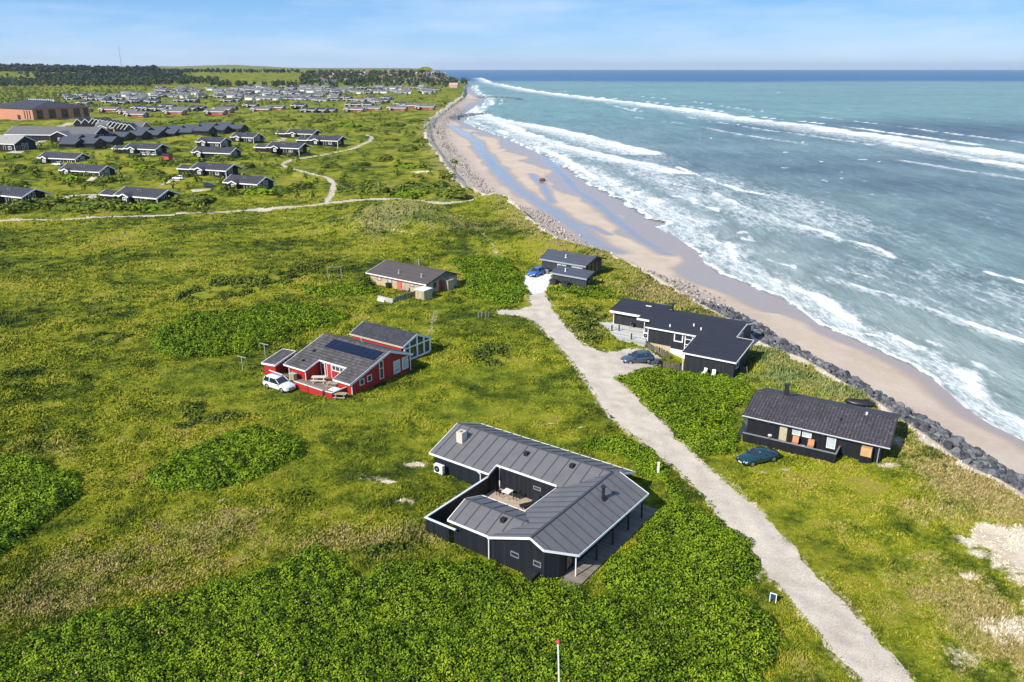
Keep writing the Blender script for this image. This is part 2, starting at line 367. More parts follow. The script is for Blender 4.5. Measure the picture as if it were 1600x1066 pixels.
DARK = [(480, 405, 16, 6, .7), (300, 560, 5, 3, .4), (600, 860, 3, 2, .9), (640, 850, 3, 1.5, .7), (430, 740, 5, 2, .5), (560, 780, 6, 3, .4), (1300, 880, 4, 3, .6), (1230, 840, 4, 2.5, .5), (1350, 960, 4, 4, .5), (420, 560, 6, 3, .3),
        (60, 430, 14, 5, .4), (640, 365, 20, 7, .5), (770, 345, 12, 9, .4), (260, 390, 20, 6, .35), (660, 505, 7, 2, .5), (900, 660, 5, 1.2, .4)]
def masks(X, Y):
    d = xg(Y) - X
    n = fbm(X / 3.0, Y / 3.0, 3, 4); nb = fbm(X / 11.0, Y / 9.0, 6, 4)
    sand = np.clip(splat(SANDS, X, Y, 0.7) + 0.35 * n - 0.1, 0, 1) * (splat(SANDS, X, Y, 0.7) > 0.06)
    edge = sm(d + 1.6 * n + 1.2 * nb, 1.7, 0.1)
    sand = np.maximum(sand, edge * 0.85)
    for q, w in FAINT:
        dd = segdist(X, Y, q); sand = np.maximum(sand, 0.35 * sm(dd + 0.6 * n, w * 1.2, 0.1))
    rd = segdist(X, Y, ROAD, True); sand = np.maximum(sand, 0.36 * sm(rd + 0.7 * n, 0.9, 0.0))
    for q, w in PATHS: sand = np.maximum(sand, 0.4 * sm(segdist(X, Y, q) + 0.5 * n, w + 1.1, w * 0.7))
    straw = np.clip(splat(STRAW, X, Y, 0.5) + 0.55 * sm(d + 5 * nb, 13, 2) * (Y < 900) + 0.25 * nb - 0.05, 0, 1)
    lush = np.clip(splat(LUSH, X, Y, 0.4) + 0.2 * n - 0.05, 0, 1)
    mar = np.clip(splat(MARRAM, X, Y, 0.5) + 0.3 * n - 0.1, 0, 1)
    drk = np.clip(splat(DARK, X, Y, 0.6) + 0.3 * nb * sm(Y, 100, 200) + 0.25 * n - 0.08, 0, 1)
    return np.stack([sand, straw, lush], -1), np.stack([mar, drk, np.zeros_like(drk)], -1)

# ------------------------------------------------------------------ setting materials
def veg_color(t, tuft=False):
    sd, st, lu = t.attr('m1'); ma, dk, _ = t.attr('m2')
    p = t.pos()
    n1 = t.noise(p, 0.045, 5, 0.6); n2 = t.noise(p, 0.33, 5, 0.62); n3 = t.noise(p, 2.2, 4, 0.65)
    s = t.math('ADD', t.math('MULTIPLY', n1, 0.42), t.math('ADD', t.math('MULTIPLY', n2, 0.38), t.math('MULTIPLY', n3, 0.2)))
    c = t.ramp(s, [(0.40, (0.024, 0.040, 0.003)), (0.45, (0.070, 0.098, 0.006)), (0.50, (0.168, 0.194, 0.010)), (0.545, (0.265, 0.268, 0.017)), (0.60, (0.30, 0.25, 0.05))])
    c = t.mix(t.math('MULTIPLY', lu, 0.75), c, t.ramp(n2, [(0.3, (0.085, 0.125, 0.008)), (0.7, (0.19, 0.235, 0.018))]))
    c = t.mix(t.math('MULTIPLY', dk, t.ramp(n2, [(0.3, 0.95), (0.65, 0.25)])), c, (0.046, 0.058, 0.009))
    k = t.ramp(t.math('ADD', t.math('MULTIPLY', n3, 0.5), t.math('ADD', t.math('MULTIPLY', n2, 0.5), t.math('MULTIPLY', st, 0.42))), [(0.62, 0.0), (0.82, 1.0)])
    c = t.mix(k, c, t.ramp(n3, [(0.35, (0.20, 0.155, 0.045)), (0.65, (0.36, 0.30, 0.125))]))
    c = t.mix(t.math('MULTIPLY', ma, 0.8), c, t.ramp(n3, [(0.3, (0.065, 0.115, 0.035)), (0.7, (0.20, 0.26, 0.12))]))
    k = t.ramp(t.math('ADD', sd, t.math('MULTIPLY', t.math('SUBTRACT', n3, 0.5), 0.9)), [(0.28, 0.0), (0.62, 1.0)])
    c = t.mix(k, c, t.ramp(n2, [(0.3, (0.56, 0.46, 0.33)), (0.7, (0.76, 0.665, 0.53))]))
    return c, n2, n3
def m_ground():
    t = NT('meadow_ground'); c, n2, n3 = veg_color(t)
    nf = t.noise(t.pos(), 9.0, 4, 0.7)
    c = t.mix(0.8, c, t.ramp(nf, [(0.3, 0.72), (0.7, 1.28)]), 'MULTIPLY')
    h = t.math('ADD', t.math('MULTIPLY', n3, 0.6), t.math('MULTIPLY', nf, 0.3))
    return t.set(c, 0.95, t.bump(h, 0.9, 0.35), spec=0.1)
def m_grass():
    t = NT('grass_blades'); c, n2, n3 = veg_color(t)
    tn, _, _ = t.attr('tint')
    c = t.mix(1.0, c, t.ramp(tn, [(0.0, 0.80), (0.6, 1.1), (0.95, 1.35), (1.0, 1.9)]), 'MULTIPLY')
    return t.set(c, 0.75, spec=0.2)
def m_beach():
    t = NT('beach_sand'); wet, pool, grv = t.attr('m1')
    p = t.pos(); n1 = t.noise(p, 0.12, 5, 0.6); n2 = t.noise(p, 1.4, 5, 0.65); n3 = t.noise(p, 14, 3, 0.7)
    c = t.ramp(n1, [(0.3, (0.53, 0.415, 0.315)), (0.7, (0.64, 0.52, 0.41))])
    c = t.mix(0.6, c, t.ramp(n2, [(0.3, 0.84), (0.7, 1.1)]), 'MULTIPLY')
    c = t.mix(0.5, c, t.ramp(n3, [(0.3, 0.85), (0.7, 1.12)]), 'MULTIPLY')
    c = t.mix(t.math('MULTIPLY', grv, t.ramp(n2, [(0.25, 0.55), (0.7, 1.0)])), c, t.ramp(n3, [(0.3, (0.27, 0.215, 0.19)), (0.7, (0.50, 0.42, 0.37))]))
    c = t.mix(wet, c, (0.40, 0.30, 0.235)); c = t.mix(pool, c, (0.34, 0.285, 0.245))
    r = t.math('SUBTRACT', 0.9, t.math('ADD', t.math('MULTIPLY', wet, 0.66), t.math('MULTIPLY', pool, 0.75)), clamp=True)
    r = t.math('MAXIMUM', r, 0.04)
    h = t.math('MULTIPLY', t.math('ADD', t.math('MULTIPLY', n2, 0.7), t.math('MULTIPLY', n3, 0.3)), t.math('SUBTRACT', 1.0, pool))
    return t.set(c, r, t.bump(h, 0.35, 0.12), spec=t.math('ADD', 0.25, t.math('MULTIPLY', t.math('MAXIMUM', wet, pool), 0.4)))
def m_gravel(name, a, b, fine=16.0):
    t = NT(name); p = t.pos(); n1 = t.noise(p, 0.35, 5, 0.6); n3 = t.noise(p, fine, 3, 0.75); n4 = t.noise(p, 4.5, 4, 0.7)
    c = t.ramp(n1, [(0.3, a), (0.7, b)])
    c = t.mix(0.9, c, t.ramp(n3, [(0.32, 0.45), (0.5, 1.0), (0.68, 1.35)]), 'MULTIPLY'); c = t.mix(0.6, c, t.ramp(n4, [(0.3, 0.8), (0.7, 1.12)]), 'MULTIPLY')
    return t.set(c, 0.95, t.bump(n3, 0.7, 0.06), spec=0.2)
def m_sea():
    t = NT('sea_water'); fo, shal, deep = t.attr('m1'); lace, cloud_shade, turq = t.attr('m2')
    rot = (0, 0, R(-20))
    p = t.pos(rot=rot); ps = t.pos((1.0, 0.30, 1.0), rot=rot)
    big = t.noise(t.pos((0.004, 0.010, 1)), 1.0, 4, 0.6); n1 = t.noise(ps, 0.10, 6, 0.62); n2 = t.noise(ps, 0.55, 5, 0.65); n3 = t.noise(ps, 2.2, 4, 0.7)
    c = t.mix(deep, t.ramp(big, [(0.30, (0.125, 0.190, 0.205)), (0.5, (0.180, 0.258, 0.258)), (0.7, (0.22, 0.305, 0.285))]), t.ramp(big, [(0.3, (0.003, 0.075, 0.19)), (0.7, (0.006, 0.115, 0.26))]))
    c = t.mix(t.math('MULTIPLY', shal, 0.85), c, t.ramp(n1, [(0.3, (0.24, 0.30, 0.28)), (0.7, (0.33, 0.38, 0.35))]))
    c = t.mix(t.math('MULTIPLY', turq, 0.85), c, t.ramp(big, [(0.3, (0.125, 0.245, 0.228)), (0.7, (0.185, 0.33, 0.29))]))
    c = t.mix(t.math('MULTIPLY', cloud_shade, 0.95), c, t.ramp(n1, [(0.3, (0.045, 0.075, 0.105)), (0.7, (0.075, 0.115, 0.14))]))  # painted cloud shadow darkens the base colour
    c = t.mix(0.8, c, t.ramp(n1, [(0.25, 0.62), (0.5, 1.0), (0.75, 1.32)]), 'MULTIPLY'); c = t.mix(0.8, c, t.ramp(n2, [(0.3, 0.72), (0.5, 1.0), (0.7, 1.22)]), 'MULTIPLY')
    vor = t.n('ShaderNodeTexVoronoi'); vor.feature = 'DISTANCE_TO_EDGE'; dn = t.n('ShaderNodeTexNoise'); t.l(p, dn.inputs['Vector']); dn.inputs['Scale'].default_value = 0.5; dn.inputs['Detail'].default_value = 4
    vv = t.n('ShaderNodeVectorMath'); vv.operation = 'MULTIPLY_ADD'; t.l(dn.outputs['Color'], vv.inputs[0]); vv.inputs[1].default_value = (3.2, 3.2, 0); t.l(ps, vv.inputs[2])
    t.l(vv.outputs[0], vor.inputs['Vector']); vor.inputs['Scale'].default_value = 0.42
    web = t.ramp(vor.outputs['Distance'], [(0.0, 1.0), (0.16, 0.25), (0.4, 0.0)])
    fn = t.math('ADD', t.math('MULTIPLY', n2, 0.55), t.math('ADD', t.math('MULTIPLY', n3, 0.30), t.math('MULTIPLY', n1, 0.15)))
    mask = t.ramp(t.math('ADD', fo, t.math('SUBTRACT', fn, 0.5)), [(0.30, 0.0), (0.62, 1.0)])
    lm = t.ramp(t.math('ADD', t.math('MULTIPLY', lace, 0.75), t.math('ADD', t.math('MULTIPLY', web, 0.22), t.math('MULTIPLY', t.math('SUBTRACT', fn, 0.5), 1.15))), [(0.42, 0.0), (0.80, 0.85)])
    mask = t.math('MAXIMUM', mask, lm)
    c = t.mix(mask, c, (0.80, 0.82, 0.83))
    r = t.math('ADD', 0.32, t.math('MULTIPLY', mask, 0.5))
    bp = t.bump(n2, 0.55, 0.9); bp = t.bump(n3, 0.5, 0.25, bp); bp = t.bump(n1, 0.6, 2.2, bp)
    return t.set(c, r, bp, spec=0.22, ior=1.33)
def m_leaf(name, dark, mid, light, extra=None):
    t = NT(name); tn, _, _ = t.attr('tint'); p = t.pos(); n1 = t.noise(p, 0.5, 4, 0.6); n2 = t.noise(p, 3.0, 3, 0.6)
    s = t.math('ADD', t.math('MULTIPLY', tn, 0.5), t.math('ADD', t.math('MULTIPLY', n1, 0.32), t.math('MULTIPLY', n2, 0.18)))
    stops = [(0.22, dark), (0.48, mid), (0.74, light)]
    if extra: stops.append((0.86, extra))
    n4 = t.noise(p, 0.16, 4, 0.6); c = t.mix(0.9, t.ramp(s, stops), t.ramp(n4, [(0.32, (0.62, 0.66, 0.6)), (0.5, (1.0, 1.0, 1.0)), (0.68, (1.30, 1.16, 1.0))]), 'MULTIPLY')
    return t.set(c, 0.75, spec=0.1)
GROUND, GRASS, BEACH, SEA = m_ground(), m_grass(), m_beach(), m_sea()
ROADM = m_gravel('gravel_road', (0.52, 0.445, 0.36), (0.67, 0.59, 0.49))
PATHM = m_gravel('sandy_path', (0.46, 0.39, 0.29), (0.66, 0.58, 0.46), 8.0)
DRIVEM = m_gravel('white_gravel', (0.70, 0.69, 0.67), (0.82, 0.81, 0.79))
ROSE = m_leaf('rose_leaves', (0.015, 0.029, 0.002), (0.082, 0.155, 0.005), (0.235, 0.335, 0.016))
ROSED = m_leaf('rose_twigs', (0.010, 0.016, 0.004), (0.020, 0.034, 0.006), (0.03, 0.05, 0.01))
SCRUB = m_leaf('scrub_leaves', (0.026, 0.042, 0.006), (0.080, 0.115, 0.012), (0.17, 0.21, 0.03))
PINE = m_leaf('pine_needles', (0.014, 0.028, 0.018), (0.032, 0.058, 0.030), (0.07, 0.10, 0.05))
PINK = plain('rose_petals', (0.50, 0.22, 0.24), 0.6)

# ------------------------------------------------------------------ ground sheet
def fan(ypix, smin, smax, ncol, z):
    Y = np.array([P(800, y, z)[1] if y > 0 else -y for y in ypix]); s = np.linspace(smin, smax, ncol)
    dep = Y * CP + (CAMZ - z) * SP
    return (s[None, :] * dep[:, None]), np.repeat(Y[:, None], ncol, 1)
def quads(nr, nc):
    i = np.arange(nr * nc).reshape(nr, nc)
    return np.stack([i[:-1, :-1], i[:-1, 1:], i[1:, 1:], i[1:, :-1]], -1).reshape(-1, 4)
def sub(name, V, Fq, sel, mat, attrs, smooth=True, **props):
    f = Fq[sel]; u, inv = np.unique(f, return_inverse=True); f = inv.reshape(f.shape)
    return link(name, raw_mesh(name, V[u], f, [mat], smooth=smooth, attrs={k: a[u] for k, a in attrs.items()}), **props)
yp = list(np.linspace(1190, 130, 690)) + [128, 126, 124, 122, 120, 118.5, 117] + [-5000, -6000, -6500, -7000, -7600, -8500, -10000]
X, Y = fan(yp, -0.80, 0.80, 1380, 0.0)
NR, NC = X.shape
Z = H(X, Y)
V = np.stack([X, Y, Z], -1).reshape(-1, 3); FQ = quads(NR, NC)
fx = V[FQ][:, :, 0].mean(1); fy = V[FQ][:, :, 1].mean(1)
VX, VY = V[:, 0], V[:, 1]
land = VX < xg(VY) + 3
A1 = np.zeros((len(V), 3), np.float32); A2 = np.zeros((len(V), 3), np.float32)
a, b = masks(VX[land], VY[land]); A1[land] = a; A2[land] = b
jit = 0.5 * vn(fx / 0.7, fy / 0.7, 2) + 0.9 * fbm(fx / 6, fy / 6, 3, 2)
isb = fx > xg(fy) + jit * (fy < 400) + np.where(fy > 140, 0.22, 0.0) * (xr(fy) - xg(fy)); far = fx > xw(fy) + 60
wx = 0.45 * vn(fx / 0.8, fy / 0.8, 4) + 0.5 * vn(fx / 3.1, fy / 3.1, 6); wy = 0.45 * vn(fx / 0.8, fy / 0.8, 1)
isr = inpoly(fx + wx * 0.6, fy + wy * 0.6, ROAD) & ~isb
isd = inpoly(fx + wx * 0.4, fy + wy * 0.4, DRIVE) & ~isb & ~isr
pm = (fy > 150) & (fy < 500) & ~isb
isp = np.zeros(len(fx), bool); idx = np.where(pm)[0]
for q, w in PATHS:
    isp[idx] |= segdist(fx[idx], fy[idx], q) + 0.8 * wx[idx] < w
isp &= ~isr
isg = ~(isb | isr | isd | isp)
# beach masks
bm = (VX > xg(VY) - 6) & (VX < xw(VY) + 70); bx, by = VX[bm], VY[bm]
lob = 3.2 * np.sin(by / 13.0 + 1.5 * np.sin(by / 31.0)) + 2.2 * vn(by / 9.0, by * 0, 3) + 0.8 * fbm(bx / 2.5, by / 5, 2, 3)
dw = xw(by) - bx
wetw = np.where(by < 140, 3.6, 5.5) * np.clip(by / 90.0, 0.8, 2.2)
wet = sm(dw + lob * np.clip((by - 60) / 90, 0.15, 1.3), wetw + 1.6, wetw - 1.6)
pool = np.zeros(len(bx))
for q, w0, w1 in [([(704, 198), (722, 208), (745, 222), (752, 238), (768, 255), (785, 275), (805, 295), (832, 312), (852, 326), (880, 345), (905, 362), (930, 384), (955, 396)], 1.6, 3.6),
                  ([(830, 272), (850, 292), (862, 318)], 1.2, 1.6), ([(850, 246), (884, 276), (900, 296), (935, 318), (965, 345), (1000, 372), (1040, 395)], 1.5, 2.6), ([(892, 352), (925, 356), (950, 368)], 1.0, 1.2)]:
    q = np.array([P(x, y, -3.9)[:2] for x, y in q]); dd = segdist(bx, by, q)
    w = np.interp(by, [110, 400, 800], [w1 * .6, w1 * 0.9, w0 * 2.0]) * (1 + 0.5 * fbm(bx / 6, by / 14, 7, 3))
    pool = np.maximum(pool, sm(dd, w, w * 0.55)); wet = np.maximum(wet, sm(dd, w * 1.9 + 1, w * 0.9))
dr = bx - xr(by)
grv = sm(dr + 2.5 * fbm(bx / 4, by / 9, 4, 3), 8 * np.clip((by - 150) / 90, 0, 1) + 0.6, 0) * 0.7
grv = np.maximum(grv, 0.55 * (bx < xr(by)))
A1b = A1.copy(); A1b[bm] = np.stack([wet, pool, grv], -1)
sub('ground', V, FQ, isg, GROUND, {'m1': A1, 'm2': A2}, kind='structure')
sub('gravel_road', V, FQ, isr, ROADM, {}, kind='structure')
sub('gravel_driveway', V, FQ, isd, DRIVEM, {}, kind='structure')
sub('sandy_footpath', V, FQ, isp, PATHM, {}, kind='structure')
sub('beach', V, FQ, isb & ~far, BEACH, {'m1': A1b}, kind='structure')

# ------------------------------------------------------------------ sea
SZ = -4.5
yp = list(np.linspace(960, 124, 520)) + list(np.linspace(123.4, 112.5, 40)) + [-9500, -11500, -14000, -18000]
X, Y = fan(yp, -0.12, 0.80, 620, SZ)
NR, NC = X.shape; x, y = X.ravel(), Y.ravel(); d = x - xw(y)
foam = np.zeros(len(x)); lace = np.zeros(len(x)); crest = np.zeros(len(x))
def band(pts, up, dn, amp, la=0.0, lw=1.0, cr=0.0, brk=0.35):
    """breaker line through measured points: widths seaward / shoreward in metres, trailing lace shoreward"""
    global foam, lace, crest
    q = np.array([P(a_, b_, SZ)[:2] for a_, b_ in pts]); o = np.argsort(q[:, 1]); qy, qx = q[o, 1], q[o, 0]
    inside = sm(y, qy[0] - 6, qy[0] + 2) * sm(y, qy[-1] + 10, qy[-1] - 2)
    wob = 1.6 * vn(y / 11.0, y * 0, 2) + 0.8 * vn(y / 3.7, y * 0, 4)
    e = x - np.interp(y, qy, qx) + wob * np.clip(up / 3.0, 0.3, 2)
    core = np.where(e > 0, np.exp(-(e / up) ** 2), np.exp(-(e / dn) ** 2))
    gate = np.clip(0.72 + brk * 1.6 * fbm(y / 38.0, y * 0 + up, 5, 3) + 0.62 * fbm(x / (2.4 * up), y / (4.5 * up), 3, 4), 0, 1)
    foam = np.maximum(foam, amp * core * inside * gate)
    if la > 0: lace = np.maximum(lace, la * np.where(e > 0, np.exp(-(e / up) ** 2), np.exp(-(e / (dn * lw)) ** 2)) * inside)
    if cr > 0: crest = np.maximum(crest, cr * np.exp(-(e / (up * 1.6)) ** 2) * inside * gate)
band([(752, 122), (768, 129), (830, 141), (900, 150), (985, 160), (1080, 171), (1180, 187), (1260, 196), (1370, 211), (1450, 222), (1520, 232), (1600, 243), (1700, 256)], 6, 24, 1.0, 0.85, 2.2, 0.9, .3)
band([(1380, 219), (1450, 234), (1520, 247), (1600, 260), (1700, 276)], 3.5, 9, 0.9, 0.75, 2.2, 0.6, .3)
band([(738, 160), (752, 176), (790, 188), (835, 196), (900, 208), (960, 224), (1032, 242)], 4, 12, 1.0, 0.95, 2.6, 0.7, .3)
band([(770, 186), (830, 210), (900, 232), (960, 247), (1020, 258), (1075, 272)], 4, 9, 0.9, 0.9, 2.5, 0.4, .5)
band([(1062, 262), (1105, 279), (1160, 299), (1215, 308), (1290, 318)], 1.2, 2.6, 0.95, 0.55, 3.0, 0.6, .2)
band([(1020, 280), (1060, 289), (1090, 296)], 1.0, 1.6, 0.8, 0.3, 2.0, 0.3)
band([(1122, 304), (1160, 322), (1210, 340), (1260, 355), (1304, 366)], 1.3, 3.0, 0.95, 0.7, 3.6, 0.6, .2)
band([(1290, 366), (1330, 378), (1362, 386), (1400, 404)], 1.4, 2.4, 0.95, 0.6, 3.0, 0.6, .2)
band([(1300, 436), (1350, 452), (1410, 466), (1480, 491), (1540, 512), (1610, 536), (1700, 566)], 1.0, 1.8, 0.9, 0.6, 3.0, 0.4, .3)
band([(1552, 430), (1600, 444), (1680, 462)], 1.2, 1.6, 1.0, 0.4, 2.0, 0.7, .1)
band([(1206, 408), (1240, 418)], .7, .9, .8, .2, 2, .2, .1); band([(1340, 428), (1372, 438)], .7, .9, .8, .2, 2, .2, .1); band([(1120, 378), (1142, 384)], .7, .9, .8, .2, 2, .2, .1)
band([(1290, 508), (1340, 520), (1400, 530)], .8, 1.4, .95, .4, 2, .4, .1); band([(1300, 414), (1320, 424), (1350, 432)], .5, .8, .6, .3, 2, .2, .2)
band([(760, 214), (830, 226), (880, 246), (940, 282)], 2.0, 5, .85, .7, 2.0, .3, .4)
for k, (o_, am) in enumerate(((-16, .75), (-34, .6), (22, .55), (48, .5))):
    band([(900 + o_ * 2, 152 + o_ * .35), (985, 163 + o_ * .4), (1080, 174 + o_ * .45), (1180, 190 + o_ * .5), (1260, 199 + o_ * .55), (1370, 214 + o_ * .6), (1450, 226 + o_ * .65), (1600, 247 + o_ * .7), (1700, 260 + o_ * .7)], 3, 7, am, .35, 2, .3, 1.3)
# the shore break follows the water's edge
wv = 1.2 * vn(y / 5.5, y * 0, 6) + 1.6 * vn(y / 17.0, y * 0, 1) + 0.4 * vn(x / 1.1, y / 1.1, 3)
sc = np.clip(y / 90.0, 0.75, 2.6); e = d + wv * 0.8 * sc
n2_ = fbm(x / 2.2, y / 5.0, 4, 4)
foam = np.maximum(foam, sm(e, -0.2, 0.4) * np.exp(-(np.maximum(e, 0) / (1.0 * sc)) ** 2) * np.clip(0.9 + 0.5 * n2_, 0, 1) * (y < 2300))
foam = np.maximum(foam, np.exp(-((e - 4.2 * sc - 1.4 * sc * fbm(y / 21, y * 0, 7, 3)) / (1.5 * sc)) ** 2) * np.clip(0.56 + 0.85 * n2_ + 0.5 * fbm(y / 25, y * 0, 1, 2), 0, 1) * (y < 2300))
foam = np.maximum(foam, 0.8 * np.exp(-((e - 9.0 * sc - 3 * sc * fbm(y / 33, y * 0, 5, 3)) / (1.2 * sc)) ** 2) * np.clip(0.38 + 0.9 * n2_ + 0.7 * fbm(y / 30, y * 0, 3, 2), 0, 1) * (y < 1200))
lace = np.maximum(lace, 0.72 * np.exp(-((e - 3.2 * sc) / (4.6 * sc)) ** 2) * (y < 2300))
lace = np.maximum(lace, 0.66 * sm(d, 14, 30) * sm(d, 85, 60) * (0.75 + 0.5 * fbm(x / 26, y / 40, 3, 3)) * sm(y, 900, 300))
lace = np.maximum(lace, 0.74 * np.exp(-(((x - xw(y) - 52) / 17) ** 2)) * sm(y, 210, 150) * (0.8 + 0.5 * fbm(x / 15, y / 25, 5, 3)))
lace = np.maximum(lace, 0.22 + 0.12 * fbm(x / 30, y / 60, 1, 3))
# white horses far out
cap = vn((x + .4 * y) / 7.0, y / 9.0, 6) * vn(x / 3.1, y / 5.0, 2) + .35 * vn(x / 60, y / 90, 4)
foam = np.maximum(foam, 0.66 * np.clip((cap - 0.66) * 5, 0, 1) * sm(y, 120, 300) * sm(y, 6000, 2500) * sm(d, 60, 110))
shal = np.clip(sm(d, 75, 4) * (0.75 + 0.6 * fbm(x / 30, y / 60, 4, 3)) * sm(y, 1800, 500), 0, 1)
wob = 260 * fbm(x / 900, y / 900, 2, 3)
deep = np.clip(sm(y + wob, 2300, 3000), 0, 1)
cloud_shade = np.zeros(len(x))  # dark patches: cloud shadow painted into the water colour
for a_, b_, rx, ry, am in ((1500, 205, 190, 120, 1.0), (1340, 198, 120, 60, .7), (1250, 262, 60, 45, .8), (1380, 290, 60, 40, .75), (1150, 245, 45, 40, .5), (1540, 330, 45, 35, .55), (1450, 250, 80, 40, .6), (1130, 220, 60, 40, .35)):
    q = P(a_, b_, SZ); cloud_shade = np.maximum(cloud_shade, am * np.exp(-((x - q[0]) / rx + .5 * fbm(x / 60, y / 60, 3, 3)) ** 2 - ((y - q[1]) / ry + .5 * fbm(x / 60, y / 60, 5, 3)) ** 2))
turq = sm(y + wob * .5, 380, 800) * (1 - deep)
lz = sm(y, 1200, 300)
z = SZ + 0.55 * crest + (0.16 * fbm((x * 0.92 + y * 0.38) / 9.0, (y * 0.92 - x * 0.38) / 30.0, 4, 3)) * sm(d, 0, 25) * lz + 0.04 * sm(d, 0, 3)
Vs = np.stack([x, y, z], -1); FQ = quads(NR, NC); fe = (d + 0.75 * wv * sc)[FQ].max(1)
sub('sea', Vs, FQ, fe > 0.0, SEA, {'m1': np.stack([foam, shal, deep], -1).astype(np.float32), 'm2': np.stack([lace, cloud_shade, turq], -1).astype(np.float32)}, kind='structure')

# ------------------------------------------------------------------ rose thickets and shrubs
def leaf_quads(C, N, r, asp=0.62):
    """diamond leaves at C with normals N"""
    n = len(C); t = rng.normal(size=(n, 3)); a = np.cross(N, t); a /= np.linalg.norm(a, axis=1)[:, None] + 1e-9; b = np.cross(N, a)
    r = np.asarray(r).reshape(-1, 1) * np.ones((n, 1))
    V = np.stack([C + a * r, C + b * r * asp, C - a * r, C - b * r * asp], 1).reshape(-1, 3)
    return V, np.arange(4 * n).reshape(n, 4)
def upnorm(n, tilt):
    N = rng.normal(size=(n, 3)) * tilt; N[:, 2] = 1.0
    return N / np.linalg.norm(N, axis=1)[:, None]
THICK = []
def thicket(px, h, dens, leaf, label, flowers=0.0, mat=None, group=None, edge=2.0, name='rose_thicket', gaps=0.0, poly=None, warp=1.0):
    mat = mat or ROSE
    poly = GW(px) if poly is None else np.asarray(poly); THICK.append(poly)
    x0, y0 = poly.min(0) - 1; x1, y1 = poly.max(0) + 1
    def field(x, y):
        wx = warp * 1.2 * fbm(x / 1.7, y / 1.7, 2, 3) + warp * 1.3 * fbm(x / 5, y / 5, 4, 2); wy = warp * 1.2 * fbm(x / 1.7, y / 1.7, 6, 3) + warp * 1.3 * fbm(x / 5, y / 5, 7, 2)
        ins = inpoly(x + wx, y + wy, poly); ed = segdist(x + wx, y + wy, poly, True) * ins
        hh = h * (0.75 + 0.55 * fbm(x / 3.5, y / 3.5, 3, 3)) + 0.30 * h * vn(x / 0.55, y / 0.55, 5) + 0.22 * vn(x / 1.2, y / 1.2, 1)
        hh = hh * np.sqrt(np.clip(ed / edge, 0, 1))
        if gaps > 0: hh = hh * sm(fbm(x / 2.2, y / 2.2, 1, 3), -0.45 + gaps * 0.8, -0.1 + gaps * 0.8)
        return hh, ins
    st = 0.4; gx = np.arange(x0, x1, st); gy = np.arange(y0, y1, st); X, Y = np.meshgrid(gx, gy); hh, ins = field(X, Y)
    V = np.stack([X, Y, H(X, Y) + np.maximum(hh - 0.28 * h, -0.15)], -1).reshape(-1, 3); Q = quads(*X.shape)
    keep = (hh.ravel()[Q] > 0.25 * h).all(1); Q = Q[keep]
    u, inv = np.unique(Q, return_inverse=True); Vb = V[u]; Qb = inv.reshape(-1, 4)
    n = int((x1 - x0) * (y1 - y0) * dens); x = rng.uniform(x0, x1, n); y = rng.uniform(y0, y1, n); hh, ins = field(x, y)
    k = ins & (hh > 0.12); x, y, hh = x[k], y[k], hh[k]
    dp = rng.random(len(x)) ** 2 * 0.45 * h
    C = np.stack([x, y, H(x, y) + np.maximum(hh - dp, 0.03)], -1)
    e = 0.25; gxn = (field(x + e, y)[0] - hh) / e; gyn = (field(x, y + e)[0] - hh) / e
    N = upnorm(len(x), 0.55); N[:, 0] -= 0.8 * np.clip(gxn, -1.2, 1.2); N[:, 1] -= 0.8 * np.clip(gyn, -1.2, 1.2); N /= np.linalg.norm(N, axis=1)[:, None]
    Vl, Ql = leaf_quads(C, N, leaf * rng.uniform(0.7, 1.35, len(x)))
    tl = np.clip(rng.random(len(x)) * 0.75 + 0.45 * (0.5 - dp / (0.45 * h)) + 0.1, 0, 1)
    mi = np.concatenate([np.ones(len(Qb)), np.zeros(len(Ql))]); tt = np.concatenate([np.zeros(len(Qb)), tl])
    if flowers > 0:
        fl = (rng.random(len(Ql)) < flowers * np.clip(0.4 + 2.0 * fbm(x / 2.5, y / 2.5, 7, 2), 0, 2)) & (dp < 0.08); mi[len(Qb):][fl] = 2
    Vall = np.concatenate([Vb, Vl]); Qall = np.concatenate([Qb, Ql + len(Vb)])
    c = poly.mean(0); Vall = Vall - np.array([c[0], c[1], 0])
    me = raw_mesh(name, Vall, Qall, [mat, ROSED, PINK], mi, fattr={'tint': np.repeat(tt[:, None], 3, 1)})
    o = link(name, me); o.location = (c[0], c[1], 0)
    return tag(o, label, 'rose bush' if name == 'rose_thicket' else 'shrub', group)
_fr = np.array([[-60, 30], [-52, 57.5]])
T1 = np.vstack([[[-52, 30]], GW([(-330, 1060), (0, 1001), (79, 975), (153, 957), (245, 944), (330, 915), (400, 885), (459, 864), (490, 852), (540, 868), (582, 892), (656, 878), (700, 878), (745, 884), (785, 894), (830, 908), (876, 918),
     (905, 932), (960, 925), (1040, 925), (1120, 922), (1165, 925), (1196, 958), (1218, 985), (1238, 1012), (1228, 1040), (1200, 1066)]), [[19.5, 36], [16, 28]]])
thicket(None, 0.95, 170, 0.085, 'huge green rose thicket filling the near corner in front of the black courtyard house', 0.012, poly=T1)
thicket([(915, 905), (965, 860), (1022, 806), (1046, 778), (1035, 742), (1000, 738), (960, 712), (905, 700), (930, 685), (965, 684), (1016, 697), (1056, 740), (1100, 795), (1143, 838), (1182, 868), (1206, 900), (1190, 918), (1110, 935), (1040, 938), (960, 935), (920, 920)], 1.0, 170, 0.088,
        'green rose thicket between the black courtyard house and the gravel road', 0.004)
thicket([(-60, 716), (0, 714), (60, 722), (118, 752), (132, 780), (80, 815), (40, 845), (0, 868), (-70, 890)], 1.05, 140, 0.105, 'green rose thicket cut by the left edge of the meadow', 0.003, edge=1.1, warp=0.7)
